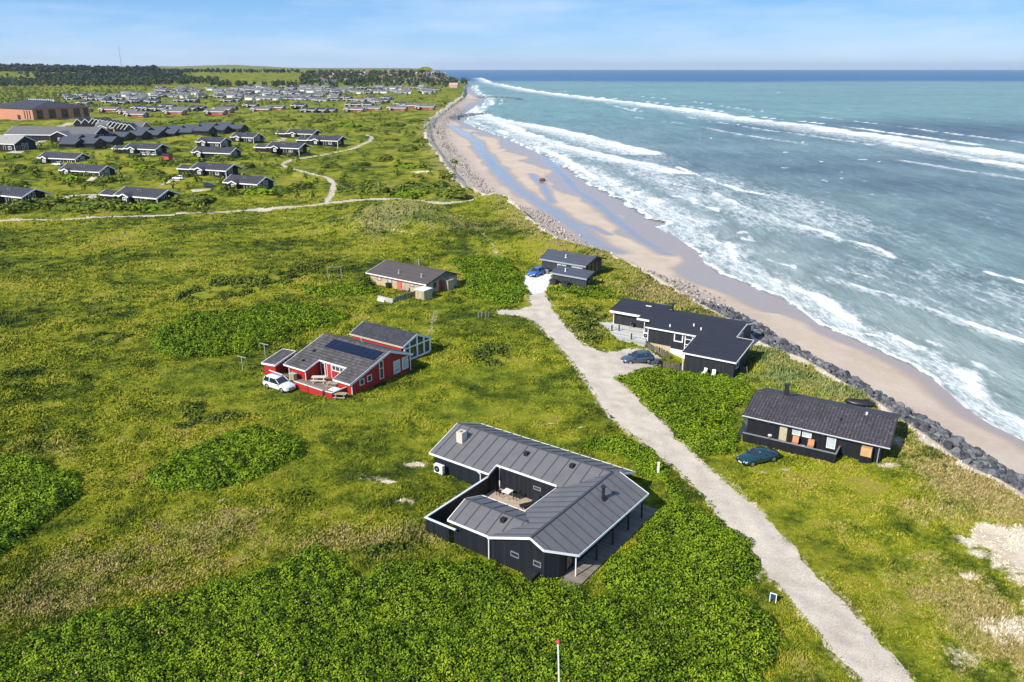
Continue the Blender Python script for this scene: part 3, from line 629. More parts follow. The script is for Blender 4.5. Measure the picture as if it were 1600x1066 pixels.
thicket([(232, 738), (270, 712), (330, 690), (390, 676), (450, 680), (484, 694), (470, 715), (420, 735), (375, 757), (320, 772), (262, 768), (236, 756)], 1.05, 140, 0.105, 'oval rose thicket in the meadow below the white car', 0.003, edge=1.1, warp=0.7)
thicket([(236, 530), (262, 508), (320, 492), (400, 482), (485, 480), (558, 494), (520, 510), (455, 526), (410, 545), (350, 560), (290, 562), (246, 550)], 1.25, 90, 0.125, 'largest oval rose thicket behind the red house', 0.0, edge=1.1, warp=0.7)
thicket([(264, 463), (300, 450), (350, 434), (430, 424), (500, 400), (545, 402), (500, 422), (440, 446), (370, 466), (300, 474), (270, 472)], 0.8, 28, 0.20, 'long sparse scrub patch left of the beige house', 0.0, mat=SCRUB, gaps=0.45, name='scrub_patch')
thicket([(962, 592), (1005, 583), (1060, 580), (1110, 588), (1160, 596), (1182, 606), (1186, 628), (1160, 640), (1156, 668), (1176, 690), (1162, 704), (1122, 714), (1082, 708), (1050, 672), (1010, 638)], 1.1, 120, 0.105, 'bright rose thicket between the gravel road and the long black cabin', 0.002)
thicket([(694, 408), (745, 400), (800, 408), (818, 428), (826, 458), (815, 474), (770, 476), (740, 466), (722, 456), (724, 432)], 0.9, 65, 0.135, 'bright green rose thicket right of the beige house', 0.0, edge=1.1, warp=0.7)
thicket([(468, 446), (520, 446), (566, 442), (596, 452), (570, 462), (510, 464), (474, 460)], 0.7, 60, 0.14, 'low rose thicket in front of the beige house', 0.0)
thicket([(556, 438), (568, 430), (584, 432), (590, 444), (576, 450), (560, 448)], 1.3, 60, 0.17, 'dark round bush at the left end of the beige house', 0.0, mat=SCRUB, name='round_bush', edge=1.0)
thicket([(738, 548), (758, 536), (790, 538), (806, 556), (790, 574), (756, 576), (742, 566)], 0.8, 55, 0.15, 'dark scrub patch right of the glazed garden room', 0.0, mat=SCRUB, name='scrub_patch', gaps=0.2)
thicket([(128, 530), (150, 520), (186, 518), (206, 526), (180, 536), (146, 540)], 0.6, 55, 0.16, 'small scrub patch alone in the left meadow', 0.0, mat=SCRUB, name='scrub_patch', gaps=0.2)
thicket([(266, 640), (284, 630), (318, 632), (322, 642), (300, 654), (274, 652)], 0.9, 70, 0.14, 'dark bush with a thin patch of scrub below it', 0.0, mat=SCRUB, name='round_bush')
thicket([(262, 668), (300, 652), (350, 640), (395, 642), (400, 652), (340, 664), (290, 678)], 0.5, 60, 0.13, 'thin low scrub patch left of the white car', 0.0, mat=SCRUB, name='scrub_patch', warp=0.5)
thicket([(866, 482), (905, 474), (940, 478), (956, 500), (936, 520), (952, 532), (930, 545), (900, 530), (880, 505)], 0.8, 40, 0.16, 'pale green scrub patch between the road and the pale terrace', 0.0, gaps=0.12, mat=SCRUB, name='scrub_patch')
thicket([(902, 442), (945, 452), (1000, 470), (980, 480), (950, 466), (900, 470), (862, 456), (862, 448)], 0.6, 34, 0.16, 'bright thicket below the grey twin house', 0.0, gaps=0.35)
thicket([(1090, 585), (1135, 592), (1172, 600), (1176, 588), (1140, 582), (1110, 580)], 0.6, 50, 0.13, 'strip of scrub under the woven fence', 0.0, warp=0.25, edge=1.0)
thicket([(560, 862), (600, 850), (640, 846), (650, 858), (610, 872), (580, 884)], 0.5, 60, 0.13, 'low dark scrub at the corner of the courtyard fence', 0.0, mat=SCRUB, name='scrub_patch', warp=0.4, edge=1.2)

# shrubs among the holiday houses: six meshes, copied
def shrub_mesh(seed, mat=SCRUB, n=620, flat=0.85):
    r = np.random.default_rng(seed); u = r.normal(size=(n, 3)); u /= np.linalg.norm(u, axis=1)[:, None]; u[:, 2] = np.abs(u[:, 2])
    rad = 0.72 + 0.28 * vn(u[:, 0] * 2.2 + seed, u[:, 1] * 2.2, seed) + 0.1 * r.random(n)
    C = u * rad[:, None]; C[:, 2] *= flat; N = u + r.normal(size=(n, 3)) * 0.45; N /= np.linalg.norm(N, axis=1)[:, None]
    Vv, Q = leaf_quads(C, N, 0.12 * r.uniform(0.7, 1.4, n)); tl = np.clip(0.25 + 0.5 * r.random(n) + 0.3 * u[:, 2] * rad, 0, 1)  # leaf tint rises with height: light from above put into the colour
    return raw_mesh('shrub', Vv, Q, [mat], fattr={'tint': np.repeat(tl[:, None], 3, 1)})
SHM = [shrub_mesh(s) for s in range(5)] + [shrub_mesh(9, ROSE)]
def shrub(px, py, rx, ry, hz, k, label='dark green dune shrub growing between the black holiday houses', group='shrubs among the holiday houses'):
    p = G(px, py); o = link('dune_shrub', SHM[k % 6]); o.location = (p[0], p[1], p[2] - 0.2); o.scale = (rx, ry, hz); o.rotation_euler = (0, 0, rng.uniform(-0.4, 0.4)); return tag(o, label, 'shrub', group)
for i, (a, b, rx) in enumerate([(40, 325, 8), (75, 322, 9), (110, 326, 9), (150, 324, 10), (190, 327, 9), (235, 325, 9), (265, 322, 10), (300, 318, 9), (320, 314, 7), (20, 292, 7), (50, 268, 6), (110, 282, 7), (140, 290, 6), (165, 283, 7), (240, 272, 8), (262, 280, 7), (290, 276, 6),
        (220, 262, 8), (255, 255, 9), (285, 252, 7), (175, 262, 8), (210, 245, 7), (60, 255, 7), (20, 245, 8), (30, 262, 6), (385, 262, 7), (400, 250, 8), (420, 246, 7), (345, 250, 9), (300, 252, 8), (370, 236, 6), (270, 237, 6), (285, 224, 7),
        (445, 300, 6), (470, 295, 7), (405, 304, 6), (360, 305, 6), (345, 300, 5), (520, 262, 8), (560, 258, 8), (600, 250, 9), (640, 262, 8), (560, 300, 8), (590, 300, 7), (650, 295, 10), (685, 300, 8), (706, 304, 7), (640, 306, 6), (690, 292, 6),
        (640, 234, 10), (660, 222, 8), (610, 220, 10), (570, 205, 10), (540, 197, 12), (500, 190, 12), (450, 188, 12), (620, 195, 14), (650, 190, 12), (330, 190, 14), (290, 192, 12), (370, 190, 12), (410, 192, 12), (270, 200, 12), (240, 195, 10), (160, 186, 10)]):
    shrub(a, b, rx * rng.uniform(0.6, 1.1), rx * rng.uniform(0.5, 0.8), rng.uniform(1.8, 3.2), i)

# ------------------------------------------------------------------ grass
HOUSEFOOT = []   # filled below from the measured outlines
def grass():
    n = 430000
    py = rng.uniform(300, 1130, n) ; s = rng.uniform(-0.74, 0.74, n)
    z0 = 0.0; u_ = (533 - py) / F; dy = CP + u_ * SP; dz = -SP + u_ * CP; Yw = dy * (-CAMZ / dz); Xw = s * (Yw * CP + CAMZ * SP)
    d = xg(Yw) - Xw; k = d > 0.3
    Xw, Yw = Xw[k], Yw[k]
    bad = inpoly(Xw, Yw, ROAD) & (segdist(Xw, Yw, ROAD, True) > 0.25); bad |= inpoly(Xw, Yw, DRIVE)
    for q, w in PATHS: bad |= segdist(Xw, Yw, q) < w * 0.8
    for q in THICK: bad |= inpoly(Xw, Yw, q) & (segdist(Xw, Yw, q, True) > 1.5)
    for q in HOUSEFOOT: bad |= inpoly(Xw, Yw, q)
    Xw, Yw = Xw[~bad], Yw[~bad]
    a, b = masks(Xw, Yw)
    k = rng.random(len(Xw)) > np.clip(a[:, 0] * 1.25 - 0.1, 0, 0.93); Xw, Yw, a, b = Xw[k], Yw[k], a[k], b[k]
    n = len(Xw); dep = Yw * CP + CAMZ * SP
    lush, straw, mar = a[:, 2], a[:, 1], b[:, 0]
    cl = fbm(Xw / 1.3, Yw / 1.3, 3, 3); cl2 = fbm(Xw / 5, Yw / 5, 6, 3)
    hgt = 0.66 * (0.16 + 0.15 * cl + 0.13 * cl2 + 0.16 * straw + 0.30 * mar) * (1 - 0.62 * lush) * rng.uniform(0.6, 1.4, n)
    hgt = np.clip(hgt, 0.05, 0.9) * np.clip(dep / 75, 0.9, 1.7)
    w = (0.045 + 0.035 * rng.random(n)) * np.clip(dep / 60.0, 0.8, 4.0)
    Z = H(Xw, Yw) - 0.03
    Vs, As, Bs, Ts = [], [], [], []
    for k in range(2):
        ang = rng.uniform(0, 2 * math.pi, n); lean = rng.uniform(0.15, 0.75, n) * hgt; la = rng.normal(0.6, 0.9, n)
        ox, oy = rng.normal(0, 0.05, n), rng.normal(0, 0.05, n)
        ca, sa = np.cos(ang), np.sin(ang)
        p0 = np.stack([Xw + ox - ca * w, Yw + oy - sa * w, Z], -1); p1 = np.stack([Xw + ox + ca * w, Yw + oy + sa * w, Z], -1)
        p2 = np.stack([Xw + ox + np.cos(la) * lean + ca * w * .45, Yw + oy + np.sin(la) * lean + sa * w * .45, Z + hgt], -1); p3 = np.stack([Xw + ox + np.cos(la) * lean - ca * w * .45, Yw + oy + np.sin(la) * lean - sa * w * .45, Z + hgt], -1)
        Vs.append(np.stack([p0, p1, p2, p3], 1)); Ts.append(rng.random(n))
    V = np.concatenate(Vs).reshape(-1, 3); Q = np.arange(len(V)).reshape(-1, 4); t = np.concatenate(Ts)
    A = np.repeat(np.concatenate([a, a]), 4, 0); B = np.repeat(np.concatenate([b, b]), 4, 0)
    me = raw_mesh('meadow_grass', V, Q, [GRASS], attrs={'m1': A, 'm2': B}, fattr={'tint': np.repeat(t[:, None], 3, 1)})
    o = link('meadow_grass', me, kind='stuff')

# ------------------------------------------------------------------ building materials
def m_boards(name, c, axis_scale=7.0, rough=0.6, var=0.35):
    """vertical boarding: dark joints and per-board tone"""
    t = NT(name); g = t.n('ShaderNodeTexCoord').outputs['Object']; sx = t.n('ShaderNodeSeparateXYZ'); t.l(g, sx.inputs[0])
    q = t.math('MULTIPLY', t.math('ADD', sx.outputs[0], sx.outputs[1]), axis_scale)
    fr = t.math('FRACT', q); fl = t.math('FLOOR', q)
    wnz = t.n('ShaderNodeTexWhiteNoise'); wnz.noise_dimensions = '1D'; t.l(fl, wnz.inputs['W'])
    n = t.noise(t.pos(obj=True), 2.0, 4, 0.6)
    base = t.ramp(t.math('ADD', t.math('MULTIPLY', wnz.outputs['Value'], 0.6), t.math('MULTIPLY', n, 0.4)), [(0.1, tuple(x * (1 - var) for x in c)), (0.9, tuple(x * (1 + var) for x in c))])
    gap = t.ramp(fr, [(0.0, 0.25), (0.08, 1.0), (0.92, 1.0), (1.0, 0.25)])
    return t.set(t.mix(1.0, base, gap, 'MULTIPLY'), rough, t.bump(gap, 0.6, 0.03), spec=0.3)
def m_roof(name, c, rows=None, var=0.2, rough=0.55, fine=3.0, spots=None, axis=1):
    t = NT(name); p = t.pos(obj=True); n1 = t.noise(p, 0.6, 5, 0.6); n2 = t.noise(p, fine, 4, 0.7)
    col = t.ramp(t.math('ADD', t.math('MULTIPLY', n1, 0.5), t.math('MULTIPLY', n2, 0.5)), [(0.3, tuple(x * (1 - var) for x in c)), (0.7, tuple(x * (1 + var) for x in c))])
    nrm = None
    if rows:
        sx = t.n('ShaderNodeSeparateXYZ'); t.l(p, sx.inputs[0]); fr = t.math('FRACT', t.math('MULTIPLY', sx.outputs[axis], rows[0]))
        g = t.ramp(fr, [(0.0, rows[1]), (0.22, 1.0), (0.85, 1.08), (1.0, rows[1])]); col = t.mix(1.0, col, g, 'MULTIPLY'); nrm = t.bump(g, 0.7, 0.04)
        if len(rows) > 2:
            fr2 = t.math('FRACT', t.math('MULTIPLY', sx.outputs[1 - axis], rows[2])); g2 = t.ramp(fr2, [(0.0, rows[3]), (0.15, 1.0), (0.9, 1.0), (1.0, rows[3])]); col = t.mix(1.0, col, g2, 'MULTIPLY')
            wz = t.n('ShaderNodeTexWhiteNoise'); wz.noise_dimensions = '2D'; cb = t.n('ShaderNodeCombineXYZ')
            t.l(t.math('FLOOR', t.math('MULTIPLY', sx.outputs[axis], rows[0])), cb.inputs[0]); t.l(t.math('FLOOR', t.math('MULTIPLY', sx.outputs[1 - axis], rows[2])), cb.inputs[1]); t.l(cb.outputs[0], wz.inputs['Vector'])
            col = t.mix(0.8, col, t.ramp(wz.outputs['Value'], [(0.0, 0.62), (1.0, 1.35)]), 'MULTIPLY')
    if spots: col = t.mix(t.ramp(t.noise(p, spots[0], 6, 0.75), [(spots[1], 0.0), (spots[1] + 0.12, 0.8)]), col, spots[2])
    return t.set(col, rough, nrm, spec=0.35)
def m_bricks(name, c, mortar, sc=4.0):
    t = NT(name); b = t.n('ShaderNodeTexBrick'); sx = t.n('ShaderNodeSeparateXYZ'); t.l(t.n('ShaderNodeTexCoord').outputs['Object'], sx.inputs[0])
    cb = t.n('ShaderNodeCombineXYZ'); t.l(t.math('ADD', sx.outputs[0], sx.outputs[1]), cb.inputs[0]); t.l(sx.outputs[2], cb.inputs[1]); t.l(cb.outputs[0], b.inputs['Vector'])
    b.inputs['Scale'].default_value = sc; b.inputs['Color1'].default_value = (*c, 1); b.inputs['Color2'].default_value = (*(x * 0.75 for x in c), 1); b.inputs['Mortar'].default_value = (*mortar, 1); b.inputs['Mortar Size'].default_value = 0.012
    n = t.noise(t.pos(obj=True), 0.8, 5, 0.6)
    return t.set(t.mix(0.6, b.outputs['Color'], t.ramp(n, [(0.3, 0.75), (0.7, 1.15)]), 'MULTIPLY'), 0.85, spec=0.2)
def m_planks(name, c, ax=0, sc=7.0):
    t = NT(name); g = t.n('ShaderNodeTexCoord').outputs['Object']; sx = t.n('ShaderNodeSeparateXYZ'); t.l(g, sx.inputs[0]); q = t.math('MULTIPLY', sx.outputs[ax], sc)
    w = t.n('ShaderNodeTexWhiteNoise'); w.noise_dimensions = '1D'; t.l(t.math('FLOOR', q), w.inputs['W']); n = t.noise(t.pos((1, 1, 1), obj=True), 2.5, 5, 0.7)
    col = t.ramp(t.math('ADD', t.math('MULTIPLY', w.outputs['Value'], 0.5), t.math('MULTIPLY', n, 0.5)), [(0.2, tuple(x * 0.65 for x in c)), (0.8, tuple(x * 1.25 for x in c))])
    return t.set(t.mix(1.0, col, t.ramp(t.math('FRACT', q), [(0.0, 0.4), (0.1, 1.0), (0.9, 1.0), (1.0, 0.4)]), 'MULTIPLY'), 0.8, spec=0.2)
BLACKW = m_boards('black_boards', (0.012, 0.0135, 0.018)); GREYW = m_boards('slate_boards', (0.042, 0.047, 0.058)); FELTW = m_boards('charcoal_boards', (0.024, 0.027, 0.034)); REDW = m_boards('red_boards', (0.42, 0.028, 0.024), 6.0, 0.6, 0.18)
BLUEBLK = m_boards('blue_black_boards', (0.013, 0.016, 0.024), 5.0); CREAM = m_bricks('cream_bricks', (0.50, 0.42, 0.28), (0.42, 0.38, 0.30)); BRICK = m_bricks('red_bricks', (0.60, 0.25, 0.16), (0.35, 0.28, 0.22), 1.6)
GREYGREEN = m_boards('grey_green_boards', (0.20, 0.22, 0.20)); SHEDW = m_boards('bleached_boards', (0.42, 0.37, 0.25))
WHITE = plain('white_paint', (0.80, 0.80, 0.79), 0.45, 0.05); PALEB = plain('pale_blue_trim', (0.62, 0.68, 0.74), 0.5, 0.06); WHITEW = plain('white_render', (0.78, 0.77, 0.73), 0.8, 0.08); BEIGET = plain('beige_trim', (0.46, 0.39, 0.30), 0.7)
SEAM = m_roof('grey_sheet_roof', (0.142, 0.139, 0.146), None, 0.14, 0.42, 2.0); SEAMRIB = plain('sheet_roof_rib', (0.07, 0.07, 0.08), 0.45, 0.1)
TILE = m_roof('grey_tile_roof', (0.090, 0.083, 0.085), (1.9, 0.35, 2.6, 0.8), 0.25, 0.75, 5.0); DARKTILE = m_roof('dark_tile_roof', (0.050, 0.048, 0.058), (2.6, 0.6, 3.0, 0.85), 0.2, 0.6, 4.0)
FELT = m_roof('black_felt_roof', (0.026, 0.028, 0.040), (0.95, 0.82), 0.2, 0.7, 5.0); GREYFELT = m_roof('blue_grey_felt_roof', (0.060, 0.070, 0.095), (0.9, 0.85), 0.14, 0.75, 4.0); BROWNR = m_roof('brown_grey_roof', (0.088, 0.073, 0.072), (0.8, 0.9), 0.16, 0.8, 5.0)
CORR = m_roof('corrugated_fibre_roof', (0.060, 0.055, 0.066), (2.857, 0.35), 0.35, 0.8, 4.0, (3.2, 0.545, (0.22, 0.20, 0.195)), axis=0)
DARKM = plain('dark_metal', (0.022, 0.023, 0.027), 0.4); GLASS = plain('window_glass', (0.020, 0.028, 0.040), 0.06, 0.3, 0.7, spec=0.9); PALEGL = plain('curtained_glass', (0.42, 0.50, 0.50), 0.12, 0.2, 1.2, spec=0.8)
SOLAR = m_roof('solar_glass', (0.006, 0.011, 0.036), (0.9, 0.5), 0.15, 0.3, 2.0, axis=0); WOOD = m_planks('pale_timber', (0.42, 0.35, 0.27), 0, 9.0); DECKG = m_planks('grey_decking', (0.30, 0.27, 0.24), 1, 7.0); DECKD = m_planks('weathered_decking', (0.26, 0.22, 0.185), 1, 7.5)
TERR = m_planks('pale_terrace_boards', (0.55, 0.54, 0.50), 1, 3.0); TEAK = plain('teak', (0.45, 0.20, 0.09), 0.6, 0.2, 6); LOGS = m_roof('log_ends', (0.55, 0.33, 0.15), None, 0.5, 0.8, 22.0); CONC = plain('concrete', (0.42, 0.41, 0.38), 0.9, 0.15)
CHIM = plain('chimney_stone', (0.56, 0.49, 0.43), 0.85, 0.18, 5); REDP = plain('red_paint', (0.36, 0.035, 0.035), 0.6); WATTLE = m_boards('woven_withies', (0.20, 0.165, 0.14), 9.0, 0.9, 0.6); RUST = plain('steel_mesh', (0.25, 0.25, 0.26), 0.5)
GALV = plain('galvanised_metal', (0.45, 0.46, 0.48), 0.4, 0.1, 3, 0.6); PLASTIC = plain('white_plastic', (0.76, 0.76, 0.75), 0.4, 0.04); BLACKPL = plain('black_plastic', (0.018, 0.018, 0.02), 0.45)

# wall-mounted things: face 'v-' looks along -v at v=c (a=u), 'u+' looks along +u at u=c (a=v)
def _fb(mb, face, c, a0, a1, z0, z1, d0, d1):
    if face == 'v-': mb.box(a0, a1, c - d1, c - d0, z0, z1)
    elif face == 'u+': mb.box(c + d0, c + d1, a0, a1, z0, z1)
    elif face == 'u-': mb.box(c - d1, c - d0, a0, a1, z0, z1)
    else: mb.box(a0, a1, c + d0, c + d1, z0, z1)
def window(par, face, c, a0, a1, z0, z1, fm=None, gm=None, t=0.09, bars=(), cols=(), name='window'):
    fm = fm or WHITE; gm = gm or GLASS; m = MB()
    for q in ((a0, a0 + t, z0, z1), (a1 - t, a1, z0, z1), (a0 + t, a1 - t, z1 - t, z1), (a0 + t, a1 - t, z0, z0 + t)): _fb(m, face, c, *q, 0.0, 0.07)
    for b in bars: _fb(m, face, c, a0 + t, a1 - t, b - t * .4, b + t * .4, 0.0, 0.06)
    for b in cols: _fb(m, face, c, b - t * .4, b + t * .4, z0 + t, z1 - t, 0.0, 0.062)
    o = m.obj(name, fm, par); g = MB(); _fb(g, face, c, a0 + t * .5, a1 - t * .5, z0 + t * .5, z1 - t * .5, 0.004, 0.03); g.obj('pane', gm, o); return o
def door(par, face, c, a0, a1, z0, z1, mat, fm=None):
    m = MB(); _fb(m, face, c, a0, a1, z0, z1, 0.0, 0.06); o = m.obj('door', mat, par)
    h = MB(); _fb(h, face, c, a1 - 0.16, a1 - 0.10, (z0 + z1) / 2 - 0.08, (z0 + z1) / 2 + 0.04, 0.062, 0.11); h.obj('handle', GALV, o)
    if fm:
        f = MB()
        for q in ((a0 - .08, a0 - 0.002, z0, z1 + .08), (a1 + 0.002, a1 + .08, z0, z1 + .08), (a0, a1, z1 + 0.002, z1 + .08)): _fb(f, face, c, *q, 0.0, 0.075)
        f.obj('frame', fm, o)
    return o
def fascia(par, segs, mat=None, h=0.2, t=0.06, name='fascia'):
    m = MB()
    for a, b in segs:
        a = np.array(a, float); b = np.array(b, float); m.obox(a - [0, 0, h * .5 - .03], b - [0, 0, h * .5 - .03], t, h)
    return m.obj(name, mat or WHITE, par)
def zz(pl): return lambda u, v: pl[0] + pl[1] * u + pl[2] * v
def vent(par, u, v, z, r=0.09, h=0.45, mat=None, cap=True, name='roof_vent'):
    m = MB(); m.tube((u, v, z - .15), (u, v, z + h), r, n=10)
    if cap: m.tube((u, v, z + h), (u, v, z + h + .06), r * 1.7, n=10); m.box(u - r * 1.8, u + r * 1.8, v - r * 1.8, v + r * 1.8, z - .14, z + .02)
    return m.obj(name, mat or DARKM, par)
def local(o, u, v, z=0.0):
    c, s = math.cos(o.rotation_euler[2]), math.sin(o.rotation_euler[2]); return (o.location[0] + c * u - s * v, o.location[1] + s * u + c * v, z)
def foot(o, pts):
    HOUSEFOOT.append(np.array([local(o, *q)[:2] for q in pts]))

# ------------------------------------------------------------------ 1. black courtyard house with the sheet roof
o1 = P(665, 808, 1.8); A1z = R(-35.7)
h1 = thing('courtyard_house', 'black timber house with grey sheet metal roof round a walled courtyard', 'house', (o1[0], o1[1], 0), A1z)
LWF = (3.9 - .352 * 13.3, 0, .352); LWB = (3.9 + .41 * 13.3, 0, -.41); CL = (3.9 - .37 * 11.1, .37, 0); CR = (3.9 + .48 * 11.1, -.48, 0); SF = (3.2 - .37 * 2.65, 0, .37); SB = (3.2 + .34 * 2.65, 0, -.34)
p_lwf = [(-7.2, 8.75), (.3, 8.75), (.3, 10.0), (7.2, 10.0), (7.96, 10.0), (11.1, 13.3), (-7.2, 13.3)]
p_lwb = [(-7.2, 13.3), (11.1, 13.3), (11.5, 13.9), (11.5, 17.2), (-7.2, 17.2)]
p_cl = [(11.1, 0), (6.9, 0), (6.78, .2), (9.2, 2.65), (7.15, 5.0), (7.2, 10.0), (7.96, 10.0), (11.1, 13.3)]
p_cr = [(11.1, 0), (12.4, 0), (14.3, 2.2), (14.4, 14.2), (11.45, 14.0), (11.1, 13.3)]
p_sf = [(2.4, .2), (6.78, .2), (9.2, 2.65), (2.4, 2.65)]; p_sb = [(2.4, 2.65), (9.2, 2.65), (7.15, 5.0), (2.4, 5.0)]
m = MB()
for pp, pl, ax, st in ((p_lwf, LWF, 0, 1.2), (p_lwb, LWB, 0, 1.2), (p_cl, CL, 1, 1.05), (p_cr, CR, 1, 1.05), (p_sf, SF, 0, 1.15), (p_sb, SB, 0, 1.15)):
    m.cur = 0; m.slab(pp, pl, 0.16); m.cur = 1; m.ribs(pp, pl, ax, st, 0.055, 0.06)
m.cur = 1
m.obox((-7.2, 13.3, 3.93), (11.1, 13.3, 3.93), .22, .05); m.obox((11.1, 0, 3.93), (11.1, 13.3, 3.93), .22, .05); m.obox((2.4, 2.65, 3.23), (9.1, 2.65, 3.23), .2, .05)
m.obj('roof', [SEAM, SEAMRIB], h1)
fascia(h1, [((-7.25, 8.72, 2.29), (.33, 8.72, 2.29)), ((.33, 8.72, 2.29), (.33, 9.97, 2.73)), ((.3, 9.97, 2.73), (7.2, 9.97, 2.73)), ((7.16, 9.97, 2.46), (7.1, 5.03, 2.45)), ((7.12, 5.04, 2.40), (2.4, 5.04, 2.40)), ((2.36, .17, 2.3), (6.78, .17, 2.3)),
            ((6.8, .0, 2.33), (11.1, -.03, 3.9)), ((11.1, -.03, 3.9), (12.4, -.03, 3.28)), ((12.4, -.03, 3.28), (14.33, 2.18, 2.36)), ((14.33, 2.2, 2.35), (14.43, 14.2, 2.31)), ((11.47, 14.03, 3.72), (14.43, 14.23, 2.31)),
            ((-7.23, 8.75, 2.3), (-7.23, 13.3, 3.9)), ((-7.23, 13.3, 3.9), (-7.23, 17.2, 2.3)), ((-7.2, 17.23, 2.3), (11.5, 17.23, 2.3)), ((11.53, 13.9, 3.6), (11.53, 17.2, 2.3)), ((2.37, .2, 2.3), (2.37, 2.65, 3.2)), ((2.37, 2.65, 3.2), (2.37, 5, 2.4))], h=.19)
def top1(u, v):
    return min(max(min(zz(LWF)(u, v), zz(LWB)(u, v)) if v > 8.5 else -9, min(zz(CL)(u, v), zz(CR)(u, v)) if u > 6.9 else -9, min(zz(SF)(u, v), zz(SB)(u, v)) if (2 < u < 9 and v < 5.2) else -9), 5) - .14
m = MB()
m.walls([(-6.9, 9.1), (.15, 9.1), (.15, 10.35), (11.2, 10.35), (11.2, 16.8), (-6.9, 16.8)], lambda u, v: min(zz(LWF)(u, v), zz(LWB)(u, v)) - .14, -1.0, 16)
m.walls([(7.5, .35), (12.2, .35), (13.1, 1.3), (13.1, 13.5), (7.5, 13.5)], lambda u, v: min(zz(CL)(u, v), zz(CR)(u, v)) - .14, -1.0, 16)
m.walls([(2.75, .45), (7.45, .45), (7.45, 4.75), (2.75, 4.75)], lambda u, v: min(zz(SF)(u, v), zz(SB)(u, v)) - .14, -1.0, 8)
m.obj('wall', BLUEBLK, h1)
m = MB()
for u0, u1, z0, z1 in ((0, 2.7, -.6, 1.72),): m.box(u0 + .06, u1, -.05, .05, z0, z1)
m.box(-.05, .05, 0, 9.05, -.6, 1.72); m.obj('courtyard_fence', BLUEBLK, h1)
m = MB(); m.box(-.1, 3.4, -.1, .1, 1.722, 1.80); m.box(-.1, .1, .102, 9.0, 1.722, 1.80); m.obj('fence_capping', PALEB, h1)
window(h1, 'v-', .35, 8.96, 9.78, 1.25, 1.7, GALV, t=.06); window(h1, 'v-', .35, 11.2, 11.95, 1.25, 1.72, GALV, t=.06); window(h1, 'v-', 10.35, 4.4, 5.25, 1.3, 1.65, GALV, t=.06)
for a in (2.2, 4.8, 7.4, 10.0): window(h1, 'u+', 13.1, a, a + 1.9, .25, 2.1, DARKM, t=.08, cols=(a + .95,))
for q in (((.44, 10.28, -.3), (.44, 10.28, 2.6)), ((6.72, .3, -.3), (6.72, .3, 2.0)), ((6.75, .22, 2.2), (6.72, .3, 1.95)), ((-.9, 8.98, .6), (-.9, 8.98, 1.75)), ((-1.4, 8.85, 2.15), (-.9, 8.98, 1.75)), ((13.95, 2.35, .15), (13.95, 2.35, 2.35))):
    MB().tube(*q, .055, n=8).obj('downpipe', WHITE, h1)
for v in (5.2, 8.0, 10.8, 13.4): MB().box(14.15, 14.27, v, v + .12, .15, 2.3).obj('veranda_post', DARKM, h1)
m = MB(); m.box(12.25, 14.85, 1.3, 15.6, -.5, .14); m.box(13.45, 14.85, .1, 1.296, -.5, .13); m.obj('veranda_deck', DECKD, h1)
MB().box(.1, 7.4, 4.8, 10.3, -.4, .08).obj('courtyard_paving', plain('courtyard_slabs', (0.44, 0.34, 0.25), .9, .2, 3), h1)
m = MB(); m.box(-5.5, -4.75, 10.95, 11.75, 2.9, 4.25); ch = m.obj('chimney', CHIM, h1); MB().box(-5.25, -5.0, 11.22, 11.48, 4.2, 4.262).obj('flue_opening', BLACKPL, ch)
vent(h1, 12.3, 9.5, zz(CR)(12.3, 9.5), .15, 1.15, DARKM, name='flue_pipe')
for u, v, pl in ((2.3, 12.2, LWF), (7.3, 12.5, LWF), (7.0, 2.0, SF)):
    z = zz(pl)(u, v); MB().box(u - .2, u + .2, v - .25, v + .2, z - .2, z + .28).obj('roof_vent', BLACKPL, h1)
MB().box(10.9, 11.8, -.75, .3, -.5, .85).obj('meter_cabinet', DARKM, h1)
MB().obox((1.4, -1.6, .12), (4.6, -1.0, .10), .16, .14).obj('timber_edging', PALEB, h1)
foot(h1, [(-6.9, 9.1), (.0, 9.1), (0, 0), (13.1, .3), (14.9, .1), (14.9, 15.6), (11.5, 16.8), (-6.9, 16.8)])
def heat_pump(loc, rz, label):
    t = thing('heat_pump', label, 'heat pump', loc, rz); MB().box(-.55, .55, -.2, .2, .12, 1.0).obj('casing', PLASTIC, t)
    g = MB(); g.tube((-.15, -.21, .56), (-.15, -.235, .56), .34, n=20); f = g.obj('fan_guard', BLACKPL, t); MB().tube((-.15, -.236, .56), (-.15, -.25, .56), .1, n=12).obj('hub', GALV, f)
    for a in (-.4, .4): MB().box(a - .05, a + .05, -.2, .2, -.4, .118).obj('foot', GALV, t)
    return t
heat_pump(local(h1, -5.7, 8.45, .55), A1z, 'white heat pump on the grass at the left end of the courtyard house')
def lounger(loc, rz, label):
    t = thing('sun_lounger', label, 'sun lounger', loc, rz); m = MB(); m.box(-.32, .32, -.2, 1.1, .3, .36); m.obj('seat', BLACKPL, t)
    m = MB(); m.obox((0, -.2, .36), (0, -.75, .95), .62, .05); m.obj('backrest', BLACKPL, t)
    for x in (-.28, .28):
        for y in (-.1, 1.0): MB().box(x - .025, x + .025, y - .025, y + .025, 0, .3).obj('leg', DARKM, t)
    return t
lounger(local(h1, 4.9, 9.2, .08), A1z + R(150), 'black sun lounger in the courtyard against the boarded wall'); lounger(local(h1, 5.9, 8.2, .08), A1z + R(165), 'black sun lounger in the courtyard nearer the inner corner')
